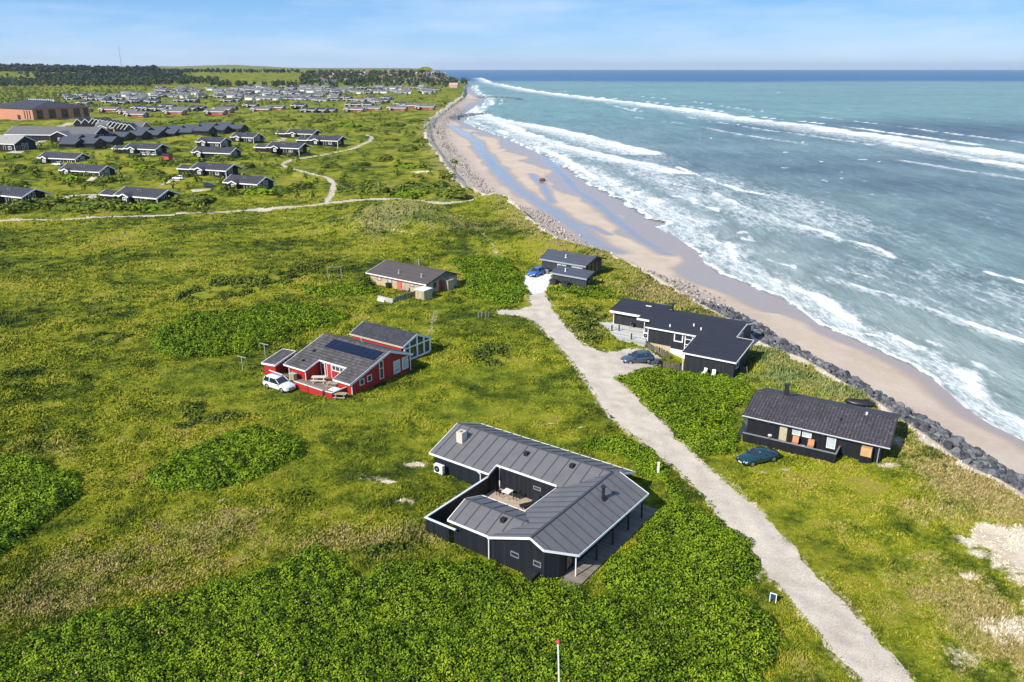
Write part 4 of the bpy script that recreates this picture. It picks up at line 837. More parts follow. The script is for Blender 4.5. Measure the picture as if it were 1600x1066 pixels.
def low_table(loc, rz, label, s=.5, mat=None):
    t = thing('garden_table', label, 'table', loc, rz); MB().box(-s, s, -s, s, .66, .71).obj('tabletop', mat or PLASTIC, t)
    for x in (-1, 1):
        for y in (-1, 1): MB().box(x * s * .85 - .03, x * s * .85 + .03, y * s * .85 - .03, y * s * .85 + .03, 0, .66).obj('leg', GALV, t)
    return t
low_table(local(h1, 2.1, 9.3, .08), A1z, 'small square white table in the paved courtyard', .42)
def fold_chair(loc, rz, label, mat=None, cat='chair', lm=None):
    t = thing('garden_chair', label, cat, loc, rz); mat = mat or DARKM; MB().box(-.24, .24, -.24, .24, .40, .45).obj('seat', mat, t)
    m = MB(); m.obox((0, .24, .45), (0, .38, 1.0), .48, .04, (0, 1, 0)); m.obj('backrest', mat, t)
    for x in (-.21, .21):
        for y in (-.2, .2): MB().box(x - .02, x + .02, y - .02, y + .02, 0, .4).obj('leg', lm or mat, t)
    return t
fold_chair(local(h1, 1.2, 9.2, .08), A1z + R(90), 'dark folding chair left of the white courtyard table'); fold_chair(local(h1, 3.0, 9.5, .08), A1z - R(90), 'dark folding chair right of the white courtyard table')

# ------------------------------------------------------------------ 2. red house with solar panels
o2 = P(547, 617, 0); A2z = R(-35)
h2 = thing('red_house', 'red boarded house with grey tiles, solar panels and a glazed garden room', 'house', (o2[0], o2[1], 0), A2z)
s = (4.0 - 1.72) / 7.4; RF = (4.0 - s * 6.9, 0, s); RB = (4.0 + .39 * 6.9, 0, -.39)
p_rf = [(-11.8, -.5), (-7.6, -.5), (-7.6, 2.0), (-2.4, 2.0), (-2.4, -.5), (.65, -.5), (.65, 6.9), (-11.8, 6.9)]; p_rb = [(-11.8, 6.9), (.65, 6.9), (.65, 11.2), (-11.8, 11.2)]
m = MB(); m.slab(p_rf, RF, .16); m.slab(p_rb, RB, .16); m.obox((-11.8, 6.9, 4.02), (.65, 6.9, 4.02), .3, .07); m.obj('roof', TILE, h2)
CF = (3.62 - .37 * 15, 0, .37); CBk = (3.62 + .42 * 15, 0, -.42)
m = MB(); m.slab([(-12.3, 12.0), (-1.9, 12.0), (-1.9, 15), (-12.3, 15)], CF, .15); m.slab([(-12.3, 15), (-1.9, 15), (-1.9, 18.1), (-12.3, 18.1)], CBk, .15); m.obj('garden_room_roof', DARKTILE, h2)
zf = zz(RF); fascia(h2, [((-11.83, -.53, zf(0, -.5)), (-7.6, -.53, zf(0, -.5))), ((-7.57, -.5, zf(0, -.5)), (-7.57, 2, zf(0, 2))), ((-7.6, 1.97, zf(0, 2)), (-2.4, 1.97, zf(0, 2))), ((-2.43, 2, zf(0, 2)), (-2.43, -.5, zf(0, -.5))), ((-2.4, -.53, zf(0, -.5)), (.68, -.53, zf(0, -.5))),
            ((-11.83, -.5, zf(0, -.5)), (-11.83, 6.9, 4.0))], WHITE, .2)
fascia(h2, [((.68, -.5, zf(0, -.5)), (.68, 6.9, 4.0)), ((.68, 6.9, 4.0), (.68, 11.2, zz(RB)(0, 11.2))), ((-12.33, 12, 2.5), (-12.33, 15, 3.62)), ((-1.87, 12, 2.52), (-1.87, 15, 3.62)), ((-1.87, 15, 3.62), (-1.87, 18.1, zz(CBk)(0, 18.1)))], PALEB, .3, name='bargeboard')
fascia(h2, [((-12.3, 11.97, 2.52), (-1.9, 11.97, 2.52))], BEIGET, .25, name='eaves_board')
m = MB(); tp = lambda u, v: min(zz(RF)(u, v), zz(RB)(u, v)) - .14
m.walls([(-11.4, 0), (-8.0, 0), (-8.0, 2.35), (-2.1, 2.35), (-2.1, 0), (.3, 0), (.3, 10.8), (-11.4, 10.8)], tp, -1.0, 14); m.obj('wall', REDW, h2)
m = MB(); m.walls([(-12.0, 12.3), (-2.0, 12.3), (-2.0, 17.8), (-12.0, 17.8)], lambda u, v: .3, -1.0, 1); m.walls([(-12.0, 12.3), (-2.5, 12.3), (-2.5, 17.8), (-12.0, 17.8)], lambda u, v: min(zz(CF)(u, v), zz(CBk)(u, v)) - .2, .3, 6); m.obj('garden_room_wall', REDW, h2)
g = MB(); g.add([(-2.02, 12.4, .3), (-2.02, 17.7, .3), (-2.02, 17.7, zz(CBk)(0, 17.7) - .2), (-2.02, 15, 3.4), (-2.02, 12.4, zz(CF)(0, 12.4) - .2)], [(0, 1, 2, 3, 4)])
fr = MB()
for v in (12.4, 13.4, 14.95, 16.4, 17.7):
    fr.box(-2.0, -1.86, v - .13, v + .13, .3, min(zz(CF)(0, v), zz(CBk)(0, v)) - .16)
fr.box(-2.0, -1.88, 12.47, 17.63, .14, .38); fr.box(-2.0, -1.875, 12.47, 17.63, 1.98, 2.14)
w = fr.obj('glazed_gable', WHITE, h2); g.obj('pane', GLASS, w)
for a0, a1, z0, z1, br in ((1.45, 2.25, .8, 1.62, ()), (2.8, 3.6, .85, 1.72, ()), (5.05, 5.8, .5, 3.0, (1.95,)), (7.7, 8.95, .35, 2.15, (1.1,)), (9.35, 10.55, .45, 2.2, ())):
    window(h2, 'u+', .3, a0, a1, z0, z1, gm=PALEGL if a0 > 7 else GLASS, bars=br)
window(h2, 'v-', 2.35, -5.6, -3.4, 1.35, 2.15, cols=(-4.9, -4.1), t=.12); window(h2, 'v-', 2.35, -7.75, -6.9, .2, 2.1, t=.12, name='glazed_door')
door(h2, 'v-', 2.35, -6.5, -5.75, .2, 2.05, REDP, WHITE)
m = MB()
for k in range(9):
    u0 = -9.15 + k * 1.02; m.slab([(u0, 4.45), (u0 + .98, 4.45), (u0 + .98, 6.25), (u0, 6.25)], (RF[0] + .09, 0, RF[2]), .05)
m.obj('solar_panels', SOLAR, h2)
for u, v in ((-9.9, 3.2), (-9.6, 1.0)): MB().box(u - .15, u + .15, v - .15, v + .2, zf(0, v) - .1, zf(0, v) + .2).obj('roof_vent', BLACKPL, h2)
vent(h2, -6.3, 8.6, zz(RB)(0, 8.6), .12, .5, GALV)
for u, v in ((.42, .0), (-11.3, -.08), (-8.05, -.08), (.42, 10.9)): MB().tube((u, v, -.3), (u, v, tp(min(u, .3), max(v, 0)) - .05), .06, n=8).obj('downpipe', WHITE, h2)
m = MB(); m.box(-12.9, -.65, -2.4, -.01, -.5, .14); m.box(-7.98, -2.12, 0.0, 2.3, -.5, .13); m.obj('deck', DECKD, h2)
for q in (((-7.5, -2.48), (-4.9, -2.52)), ((-4.8, -2.52), (-2.1, -2.56)), ((-1.65, -2.5), (-.56, -2.4)), ((-.58, -2.3), (-.58, .0)), ((-13.3, -1.75), (-10.5, -1.85))):
    a, b = np.array(q[0]), np.array(q[1]); m = MB(); m.obox((*a, .3), (*b, .3), .07, 1.2); f = m.obj('deck_railing', REDW, h2); MB().obox((*a, .94), (*b, .94), .13, .07).obj('rail_cap', PLASTIC, f)
foot(h2, [(-13.3, -2.5), (-.5, -2.5), (-.5, 0), (.3, 0), (.3, 10.8), (-2, 12), (-2, 17.8), (-12, 17.8), (-12, 0)])
def picnic(loc, rz, label, L=1.8, mat=None):
    t = thing('picnic_table', label, 'picnic table', loc, rz); mat = mat or WOOD; MB().box(-L / 2, L / 2, -.38, .38, .70, .75).obj('tabletop', mat, t)
    for y in (-.68, .68): MB().box(-L / 2, L / 2, y - .13, y + .13, .42, .46).obj('bench', mat, t)
    for x in (-L * .35, L * .35):
        f = MB(); f.obox((x, -.75, 0), (x, -.25, .695), .07, .09); f.obox((x, .75, 0), (x, .25, .695), .07, .09); f.box(x - .03, x + .03, -.78, .78, .34, .415); f.obj('trestle', mat, t)
    return t
picnic(local(h2, -6.2, .55, .14), A2z + R(35), 'pale picnic table in the sheltered notch of the red house', 1.9, plain('bleached_table', (.62, .56, .48), .7)); picnic(local(h2, -3.2, .1, .14), A2z + R(20), 'grey picnic table near the red railing gate', 1.5); picnic(local(h2, -.0, -1.6, .0), A2z + R(30), 'weathered picnic table on the grass at the right corner of the red house', 1.5)
low_table(local(h2, -1.5, -1.2, .14), A2z, 'pale low table on the deck under the front eave of the red house', .55, WHITEW)
t = thing('deck_cabinet', 'small grey wooden cabinet on the deck at the left of the red house', 'cabinet', local(h2, -9.6, -.9, .14), A2z); MB().box(-.45, .45, -.3, .3, 0, .85).obj('body', SHEDW, t); MB().box(-.5, .5, -.35, .35, .852, .92).obj('lid', CONC, t)
# the little red shed left of it
qs = [P(412, 567, 1.75), P(430, 571, 1.75), P(459, 549, 2.3), P(441, 545, 2.3)]; cs = sum(qs) / 4; az = math.atan2(qs[1][1] - qs[0][1], qs[1][0] - qs[0][0]); az2 = math.atan2(qs[3][1] - qs[0][1], qs[3][0] - qs[0][0]) - R(90); az = (az + az2) / 2
t = thing('red_shed', 'small red shed with a sloping tiled roof beside the red house', 'shed', (cs[0], cs[1], 0), az); sl_ = (2.03, 0, .12)
m = MB(); m.slab([(-1.1, -2.2), (1.1, -2.2), (1.1, 2.2), (-1.1, 2.2)], sl_, .14); m.obj('roof', TILE, t); fascia(t, [((-1.12, -2.22, 1.78), (1.12, -2.22, 1.78)), ((1.13, -2.2, 1.78), (1.13, 2.2, 2.3)), ((-1.13, -2.2, 1.78), (-1.13, 2.2, 2.3)), ((-1.1, 2.23, 2.3), (1.1, 2.23, 2.3))], WHITE, .24, .09)
MB().walls([(-.95, -2), (.95, -2), (.95, 2), (-.95, 2)], lambda u, v: zz(sl_)(u, v) - .12, -.8, 4).obj('wall', REDW, t); door(t, 'u+', .95, -.6, .3, 0, 1.75, REDP); foot(t, [(-1, -2), (1, -2), (1, 2), (-1, 2)])

# ------------------------------------------------------------------ 3. beige brick house
o3 = P(573, 426, 2.2); A3z = R(-36); h3 = thing('brick_cottage', 'low cream brick house with a brown grey roof and red doors', 'house', (o3[0], o3[1], -.05), A3z)
BF = (2.2, 0, .25); BB = (3.6 + .35 * 5.6, 0, -.35)
m = MB(); m.slab([(-.3, 0), (15.1, 0), (15.1, 5.6), (-.3, 5.6)], BF, .15); m.slab([(-.3, 5.6), (15.1, 5.6), (15.1, 9.6), (-.3, 9.6)], BB, .15); m.obox((-.3, 5.6, 3.62), (15.1, 5.6, 3.62), .3, .06); m.obj('roof', BROWNR, h3)
fascia(h3, [((-.3, -.03, 2.2), (15.1, -.03, 2.2)), ((-.33, 0, 2.2), (-.33, 5.6, 3.6)), ((-.33, 5.6, 3.6), (-.33, 9.6, 2.2))], WHITEW, .2); fascia(h3, [((15.13, 0, 2.2), (15.13, 5.6, 3.6)), ((15.13, 5.6, 3.6), (15.13, 9.6, 2.2))], DARKM, .2, name='bargeboard')
tp3 = lambda u, v: min(zz(BF)(u, v), zz(BB)(u, v)) - .14
m = MB(); m.walls([(.4, .5), (14.6, .5), (14.6, 9.2), (.4, 9.2)], lambda u, v: min(tp3(u, v), 2.25 if u > 14 else 9), -1, 10); m.obj('wall', CREAM, h3)
m = MB(); m.add([(14.63, .5, 2.2), (14.63, 9.2, 2.2), (14.63, 5.6, tp3(14, 5.6)), ], [(0, 1, 2)]); m.walls([(14.6, .5), (14.6, 9.2)], tp3, 2.15, 10, False); m.obj('gable_cladding', GREYGREEN, h3)
for a0, a1, z0, z1 in ((2.2, 3.3, 1.0, 1.75), (5.0, 6.1, .9, 1.85), (10.6, 11.7, 1.1, 1.85)): window(h3, 'v-', .5, a0, a1, z0, z1, REDP, PALEGL, t=.12)
door(h3, 'v-', .5, 7.55, 8.5, -.05, 1.85, plain('red_door_paint', (.55, .13, .10), .5), REDP); door(h3, 'u+', 14.6, 4.0, 4.95, -.2, 2.1, REDP); window(h3, 'u+', 14.6, 2.4, 3.3, .95, 2.0, GREYGREEN, GLASS, t=.1)
vent(h3, 6.5, 2.0, zz(BF)(0, 2.0), .1, .55, CONC); vent(h3, 12.0, 2.2, zz(BF)(0, 2.2), .1, .55, CONC); vent(h3, 7.6, 6.4, 3.3, .17, 1.2, GALV, name='flue_pipe')
foot(h3, [(.4, .5), (14.6, .5), (14.6, 9.2), (.4, 9.2)])
def shed(loc, rz, w, d, z, wm, rm, label, cat='shed'):
    t = thing('garden_shed', label, cat, loc, rz); MB().walls([(-w, -d), (w, -d), (w, d), (-w, d)], lambda u, v: z, -.5, 1).obj('wall', wm, t); m = MB(); m.slab([(-w - .1, -d - .1), (w + .1, -d - .1), (w + .1, d + .1), (-w - .1, d + .1)], (z + .1, 0, .03), .1); m.obj('roof', rm, t); return t
shed(local(h3, 15.6, -1.3, 0), A3z, 1.05, 1.05, 1.75, SHEDW, WHITEW, 'bleached shed with a flat white roof at the front corner of the brick house'); shed(local(h3, 15.4, 5.9, 0), A3z, .45, .75, 1.85, SHEDW, SHEDW, 'tall narrow bleached cupboard shed against the gable of the brick house')
t = thing('paling_fence', 'grey slatted fence with a low pale wall before the brick house', 'fence', local(h3, 13.2, -3.4, 0), A3z)
m = MB()
for k in range(20): m.box(-.03, .03, -2.9 + k * .3, -2.68 + k * .3, -.2, .95)
m.obj('paling', GREYGREEN, t); MB().box(.032, .08, -2.95, 3.1, .55, .66).obj('rail', GREYGREEN, t); MB().box(-3.6, 0, -3.35, -3.1, -.4, .75).obj('low_wall', CONC, t); MB().box(-3.4, -1.8, -3.75, -3.36, -.4, .35).obj('step', WHITEW, t)
t = thing('bench', 'pale wooden bench against the front wall of the brick house', 'bench', local(h3, 9.8, -.05, 0), A3z); MB().box(-.8, .8, -.2, .2, .4, .45).obj('seat', WOOD, t); MB().box(-.8, .8, .2, .25, .45, .95).obj('backrest', WOOD, t)
for x in (-.7, .7): MB().box(x - .04, x + .04, -.18, .18, 0, .4).obj('leg', WOOD, t)
t = thing('wheelie_bin', 'dark wheeled bin beside the red door of the brick house', 'bin', local(h3, 5.6, -.1, 0), A3z); MB().loft([[(-.28, -.28, .06), (.28, -.28, .06), (.28, .28, .06), (-.28, .28, .06)], [(-.34, -.36, 1.0), (.34, -.36, 1.0), (.34, .36, 1.0), (-.34, .36, 1.0)]]).obj('body', DARKM, t); MB().box(-.37, .37, -.4, .4, 1.002, 1.07).obj('lid', BLACKPL, t)

# ------------------------------------------------------------------ 4. grey twin house by the shore
o4 = P(843, 404, 2.6); A4z = R(-37); h4 = thing('grey_twin_house', 'slate grey house of two parallel roofs nearest the far beach', 'house', (o4[0], o4[1], 0), A4z)
F4 = (2.6, 0, .42); B4 = (4.0 + .30 * 3.3, 0, -.30); L4 = (1.9 + .30 * 5.9, 0, .30)
m = MB(); m.slab([(0, 0), (11, 0), (11.4, 3.3), (0, 3.3)], F4, .2); m.slab([(0, 3.3), (11.4, 3.3), (11.8, 6.6), (0, 6.6)], B4, .2); m.obj('roof', GREYFELT, h4)
m = MB(); m.slab([(6.6, -5.9), (14.9, -5.9), (14.9, -3.0), (6.6, -3.0)], L4, .16); m.obj('annexe_roof', GREYFELT, h4)
fascia(h4, [((0, -.03, 2.58), (11, -.03, 2.58)), ((6.6, -5.93, 1.9), (14.9, -5.93, 1.9))], plain('grey_trim', (.30, .33, .38), .5), .3); fascia(h4, [((11.05, 0, 2.58), (11.43, 3.3, 4.0)), ((11.43, 3.3, 4.0), (11.83, 6.6, 3.0)), ((14.93, -5.9, 1.9), (14.93, -3.0, 2.77)), ((-.03, 0, 2.58), (-.03, 3.3, 4))], DARKM, .26, name='bargeboard')
m = MB(); m.walls([(.4, .3), (10.8, .3), (10.8, 6.3), (.4, 6.3)], lambda u, v: min(zz(F4)(u, v), zz(B4)(u, v)) - .18, -1, 8); m.obj('wall', GREYW, h4)
m = MB(); m.walls([(7.0, -5.6), (14.6, -5.6), (14.6, -3.2), (7.0, -3.2)], lambda u, v: zz(L4)(u, v) - .15, -1.2, 4); m.obj('annexe_wall', GREYW, h4)
for a0, a1 in ((1.1, 2.2), (2.5, 3.6), (3.9, 5.0)): window(h4, 'u+', 10.8, a0, a1, .5, 2.7, DARKM, GLASS, t=.1)
window(h4, 'v-', .3, 4.0, 6.4, 1.3, 2.3, DARKM, PALEGL, cols=(5.2,), t=.12); window(h4, 'v-', .3, 7.4, 10.2, 1.5, 2.3, DARKM, PALEGL, t=.12); window(h4, 'u+', 14.6, -5.0, -4.2, .7, 1.4, DARKM, t=.08)
vent(h4, 5.3, 1.6, zz(F4)(0, 1.6), .1, .5, PLASTIC); vent(h4, 9.3, -4.6, zz(L4)(0, -4.6), .1, .5, PLASTIC); foot(h4, [(.3, .3), (10.8, .3), (10.8, 6.3), (.3, 6.3)]); foot(h4, [(7, -5.6), (14.6, -5.6), (14.6, -3), (7, -3)])
for u, l in ((8.2, 'grey bin store left of its twin before the grey annexe'), (10.9, 'grey bin store right of its twin before the grey annexe')): shed(local(h4, u, -6.9, -.35), A4z, .65, .5, 1.15, GREYW, DARKM, l, 'bin store')
t = thing('wheelie_bin', 'grey wheeled bin by the wall behind the bright blue car', 'bin', local(h4, 2.5, -.7, 0), A4z); MB().loft([[(-.28, -.28, .06), (.28, -.28, .06), (.28, .28, .06), (-.28, .28, .06)], [(-.34, -.36, 1.0), (.34, -.36, 1.0), (.34, .36, 1.0), (-.34, .36, 1.0)]]).obj('body', GALV, t); MB().box(-.37, .37, -.4, .4, 1.002, 1.07).obj('lid', BLACKPL, t)

# ------------------------------------------------------------------ 5. black felt-roofed house with terrace
o5 = P(1008, 511, 2.6); A5z = R(-33); h5 = thing('felt_roof_house', 'black house with a wide black felt roof, white trim and a pale terrace', 'house', (o5[0], o5[1], 0), A5z)
F5 = (2.57, 0, .165); B5 = (3.62 + .22 * 6.4, 0, -.22)
p_f5 = [(0, .15), (7.85, .15), (7.85, -5.2), (15.5, -5.2), (15.6, 1.85), (13.15, 1.9), (13.15, 6.4), (.4, 6.4)]
m = MB(); m.slab(p_f5, F5, .18); m.slab([(.4, 6.4), (13.15, 6.4), (13.15, 10.2), (.4, 10.2)], B5, .18); m.obj('roof', FELT, h5); z5 = zz(F5)
fascia(h5, [((0, .12, z5(0, .15)), (7.85, .12, z5(0, .15))), ((7.82, .15, z5(0, .15)), (7.82, -5.2, z5(0, -5.2))), ((7.85, -5.23, z5(0, -5.2)), (15.53, -5.23, z5(0, -5.2))), ((15.53, -5.2, z5(0, -5.2)), (15.63, 1.85, z5(0, 1.85))), ((13.15, 1.93, z5(0, 1.9)), (15.6, 1.88, z5(0, 1.9))), ((13.18, 1.9, z5(0, 1.9)), (13.18, 6.4, 3.62)), ((13.18, 6.4, 3.62), (13.18, 10.2, 2.78))], WHITE, .2)
m = MB(); m.walls([(.2, .55), (8.2, .55), (8.2, -4.85), (15.2, -4.85), (15.2, 1.6), (12.9, 1.6), (12.9, 9.8), (.2, 9.8)], lambda u, v: min(z5(u, v), zz(B5)(u, v)) - .17, -1.8, 10); m.obj('wall', FELTW, h5)
MB().box(4.0, 8.15, .42, .53, -2.2, -.12).obj('basement_wall', WHITEW, h5); MB().box(.2, 4.0, .44, .54, -1.5, .12).obj('plinth', BEIGET, h5)
window(h5, 'v-', .55, 4.4, 5.8, 1.05, 2.4, t=.16); window(h5, 'v-', .55, 6.05, 7.3, .1, 2.42, t=.14, bars=(.9, 1.7)); window(h5, 'v-', .55, 7.4, 8.1, 1.2, 2.42, t=.12)
window(h5, 'u+', 15.2, -4.2, -3.0, .4, 1.5, PALEB, t=.12); window(h5, 'u+', 12.9, 2.6, 3.6, .5, 2.5, WHITE, PALEGL, t=.1); window(h5, 'u+', 12.9, 3.9, 5.6, .5, 2.6, WHITE, GLASS, t=.1)
vent(h5, 1.5, 6.7, 3.5, .17, 1.3, DARKM, name='flue_pipe')
for u, v in ((3.3, 1.5), (6.4, 3.0), (7.8, 2.2)): vent(h5, u, v, z5(u, v), .12, .35, PLASTIC, cap=False)
for u, v in ((.35, .4), (8.05, -4.95)): MB().tube((u, v, -1.0), (u, v, z5(0, v) - .12), .07, n=8).obj('downpipe', WHITE, h5)
foot(h5, [(.2, .5), (8.2, .5), (8.2, -4.9), (15.2, -4.9), (15.2, 1.6), (13, 9.8), (.2, 9.8)])
t = thing('black_annexe', 'low black annexe with a white eave and single pitch roof behind the pale terrace', 'annexe', (o5[0], o5[1], 0), A5z)
AN = (2.4 - .2 * 5.5, 0, .2); m = MB(); m.slab([(-8.5, 5.5), (-2.0, 5.5), (-2.0, 10.2), (-8.5, 10.2)], AN, .2); m.obj('roof', FELT, t); fascia(t, [((-8.52, 5.47, 2.4), (-2.4, 5.47, 2.4)), ((-3.8, 8.8, 3.15), (-2.4, 8.8, 3.15))], WHITE, .34); fascia(t, [((-8.53, 5.5, 2.4), (-8.53, 10.2, 3.34))], DARKM, .2, name='bargeboard')
MB().walls([(-8.0, 6.1), (-2.2, 6.1), (-2.2, 9.9), (-8.0, 9.9)], lambda u, v: zz(AN)(u, v) - .19, -.6, 4).obj('wall', FELTW, t)
m = MB(); m.slab([(-2.6, 2.9), (.3, 2.9), (.3, 9.8), (-2.6, 9.8)], (2.5, 0, .10), .16); m.obj('link_roof', FELT, t); fascia(t, [((-2.65, 2.87, 2.78), (-.6, 2.87, 2.78))], WHITE, .3, name='link_fascia'); fascia(t, [((-2.6, 9.83, 3.45), (-.6, 9.83, 3.45))], PALEB, .35, name='rear_fascia'); MB().walls([(-1.4, 3.4), (.15, 3.4), (.15, 9.4), (-1.4, 9.4)], lambda u, v: 2.5, -.6, 1).obj('link_wall', FELTW, t)
for q in ((-8.0, 5.98), (-1.5, 3.25)): MB().tube((*q, -.2), (*q, 2.4), .06, n=8).obj('downpipe', WHITE, t)
foot(t, [(-8.5, 5.5), (.3, 5.5), (.3, 10), (-8.5, 10)])
t = thing('terrace', 'pale boarded terrace with a low step between annexe and black house', 'terrace', (o5[0], o5[1], 0), A5z); m = MB(); m.slab([(-10.2, 5.2), (-3.9, -.6), (.6, -1.0), (.15, 3.4), (-1.4, 3.5), (-1.4, 6.0), (-8.0, 6.0), (-8.2, 6.6)], (.16, 0, 0), .6); m.obj('boards', TERR, t); foot(t, [(-10.2, 5.2), (-3.9, -.6), (.6, -1.0), (.15, 3.4), (-8.2, 6.6)])
heat_pump(local(h5, -.35, 1.7, .16), A5z, 'white heat pump on the terrace at the corner of the black house')
for u, v, l in ((-5.6, 3.0, 'black bollard post on the far corner of the pale terrace'), (-6.5, 2.3, 'short black post on the left edge of the pale terrace'), (-2.2, .2, 'black post on the front edge of the pale terrace')):
    t = thing('terrace_post', l, 'post', local(h5, u, v, .16), A5z); MB().box(-.08, .08, -.08, .08, 0, .9).obj('shaft', DARKM, t); MB().box(-.1, .1, -.1, .1, .902, .95).obj('cap', DARKM, t)
t = thing('barbecue', 'dark kettle barbecue on the terrace before the annexe wall', 'barbecue', local(h5, -4.6, 5.2, .16), A5z); MB().loft([[(r * math.cos(a), r * math.sin(a), z) for a in np.linspace(0, 2 * math.pi, 12, False)] for r, z in ((.12, .6), (.3, .75), (.34, .9), (.28, 1.1), (.08, 1.2))]).obj('kettle', DARKM, t, True)
for a in (.3, 2.4, 4.5): MB().tube((.15 * math.cos(a), .15 * math.sin(a), .65), (.35 * math.cos(a), .35 * math.sin(a), 0), .025, n=6).obj('leg', GALV, t)
def wattle(pts, h, label, name='woven_fence'):
    t = thing(name, label, 'fence', (0, 0, 0)); q = [G(*p) for p in pts]; t.location = q[0]; q = [x - q[0] for x in q]
    for a, b in zip(q[:-1], q[1:]):
        L = np.linalg.norm((b - a)[:2]); n = max(2, int(L / .22)); m = MB()
        for k in range(n):
            c = a + (b - a) * (k + .5) / n; d = (b - a) / L * .1; hh = h * random.uniform(.82, 1.1); m.obox(c + [0, 0, hh / 2 - .3] - d, c + [0, 0, hh / 2 - .3] + d, .05 + .05 * random.random(), hh + .5)
        m.obj('woven_panel', WATTLE, t); MB().box(a[0] - .06, a[0] + .06, a[1] - .06, a[1] + .06, a[2] - .4, a[2] + h + .12).obj('post', DARKM, t)
    return t
wattle([(1034, 574), (1062, 580), (1090, 584), (1118, 587)], 1.05, 'weathered woven fence along the front of the felt roof house'); wattle([(1124, 591), (1140, 582), (1168, 584)], 1.0, 'dark woven fence round the right corner of the felt roof house'); wattle([(1009, 541), (1030, 553), (1046, 562)], .9, 'short dark woven fence between the terrace and the white basement wall')
fold_chair(local(h5, 11.5, -5.9, -.7), A5z - R(15), 'white slatted deck chair left of its twin under the black eave', WHITE); fold_chair(local(h5, 12.8, -5.9, -.7), A5z + R(10), 'white slatted deck chair right of its twin under the black eave', WHITE)

# ------------------------------------------------------------------ 6. long black cabin by the rocks
o6 = P(1161, 649, 2.3); A6z = R(-32); h6 = thing('long_cabin', 'long black cabin with a stained corrugated roof beside the rock bank', 'house', (o6[0], o6[1], 0), A6z)
F6 = (2.3, 0, .27); B6 = (3.6 + .27 * 4.8, 0, -.27)
m = MB(); m.slab([(0, 0), (15.1, 0), (15.0, 4.8), (0, 4.8)], F6, .12); m.slab([(0, 4.8), (15.0, 4.8), (15.0, 9.6), (0, 9.6)], B6, .12); m.ribs([(0, 0), (15.1, 0), (15.0, 4.8), (0, 4.8)], F6, 0, .35, .14, .07); m.obox((0, 4.8, 3.62), (15.0, 4.8, 3.62), .35, .07); m.obj('roof', CORR, h6)
MB().tube((-.05, -.07, 2.26), (15.15, -.07, 2.2), .075, n=8).obj('gutter', plain('grey_gutter', (.42, .43, .46), .4), h6)
fascia(h6, [((15.13, 0, 2.3), (15.03, 4.8, 3.6)), ((-.03, 0, 2.3), (-.03, 4.8, 3.6)), ((0, -.0, 2.16), (15.1, -.0, 2.16))], DARKM, .16, name='bargeboard')
MB().walls([(.5, .3), (14.3, .3), (14.3, 9.2), (.5, 9.2)], lambda u, v: min(zz(F6)(u, v), zz(B6)(u, v)) - .11, -.8, 10).obj('wall', BLACKW, h6)
door(h6, 'v-', .3, 4.05, 4.85, .25, 1.95, plain('pale_door', (.45, .40, .27), .6)); window(h6, 'v-', .3, 5.4, 6.25, 1.25, 2.0, WHITE, PALEGL, t=.06); window(h6, 'v-', .3, 6.45, 7.4, 1.25, 1.95, WHITE, PALEGL, t=.06); window(h6, 'v-', .3, 9.0, 9.9, .6, 1.98, WHITE, PALEGL, t=.06)
m = MB(); m.box(3.0, 3.45, 5.3, 5.75, 3.1, 4.75); c = m.obj('chimney', DARKM, h6); MB().box(2.95, 3.5, 5.25, 5.8, 4.752, 4.85).obj('cap', DARKM, c)
vent(h6, 12.0, 4.5, 3.5, .12, .3, PLASTIC, cap=False); vent(h6, 9.8, 2.6, zz(F6)(0, 2.6), .12, .3, BLACKPL, cap=False)
MB().tube((14.1, .16, -.2), (14.15, .16, 2.2), .06, n=8).obj('downpipe', plain('grey_pipe', (.28, .30, .33), .4), h6)
for u in (1.4, 2.6, 8.4): MB().box(u, u + .3, .18, .3, 1.9, 2.02).obj('wall_lamp', PLASTIC, h6)
MB().box(.6, 10.3, -1.85, .28, -.6, .2).obj('terrace_deck', DECKG, h6)
m = MB(); m.box(.7, 10.3, -1.95, -1.87, -.6, 1.1); m.box(10.32, 10.4, -1.95, .25, -.6, 1.1); rl = m.obj('terrace_rail', BLACKW, h6); m = MB(); m.box(.65, 10.42, -2.0, -1.8, 1.102, 1.16); m.box(10.28, 10.44, -1.796, .25, 1.102, 1.16); m.obj('rail_cap', GALV, rl)
MB().add([(.3, -1.9, .2), (.5, .3, .2), (.5, .3, 1.9), (.3, -.2, 1.6), (.28, -1.9, .9)], [(0, 1, 2, 3, 4)]).add([(.2, -1.9, .2), (.4, .3, .2), (.4, .3, 1.9), (.2, -.2, 1.6), (.18, -1.9, .9)], [(4, 3, 2, 1, 0)]).obj('wind_screen', CONC, h6)
foot(h6, [(.3, -2), (10.4, -2), (10.4, .2), (14.3, .2), (14.3, 9.2), (.3, 9.2)])
for u, l in ((5.95, 'reddish teak chair left of its twin on the cabin terrace'), (7.55, 'reddish teak chair right of its twin on the cabin terrace')): fold_chair(local(h6, u, -.75, .2), A6z, l, TEAK).scale = (1.35, 1.35, 1.2)
low_table(local(h6, 6.75, -.9, .2), A6z, 'small grey table between the two teak chairs', .28, GALV).scale = (1, 1, .7)
t = thing('plant_pot', 'pale pot standing on the black terrace rail of the cabin', 'plant pot', local(h6, 3.55, -1.9, 1.16), A6z); MB().loft([[(r * math.cos(a), r * math.sin(a), z) for a in np.linspace(0, 2 * math.pi, 12, False)] for r, z in ((.14, 0), (.22, .35), (.24, .38))]).obj('pot', BEIGET, t, True); MB().tube((0, 0, .382), (0, 0, .42), .2, n=10).obj('soil', WHITEW, t)
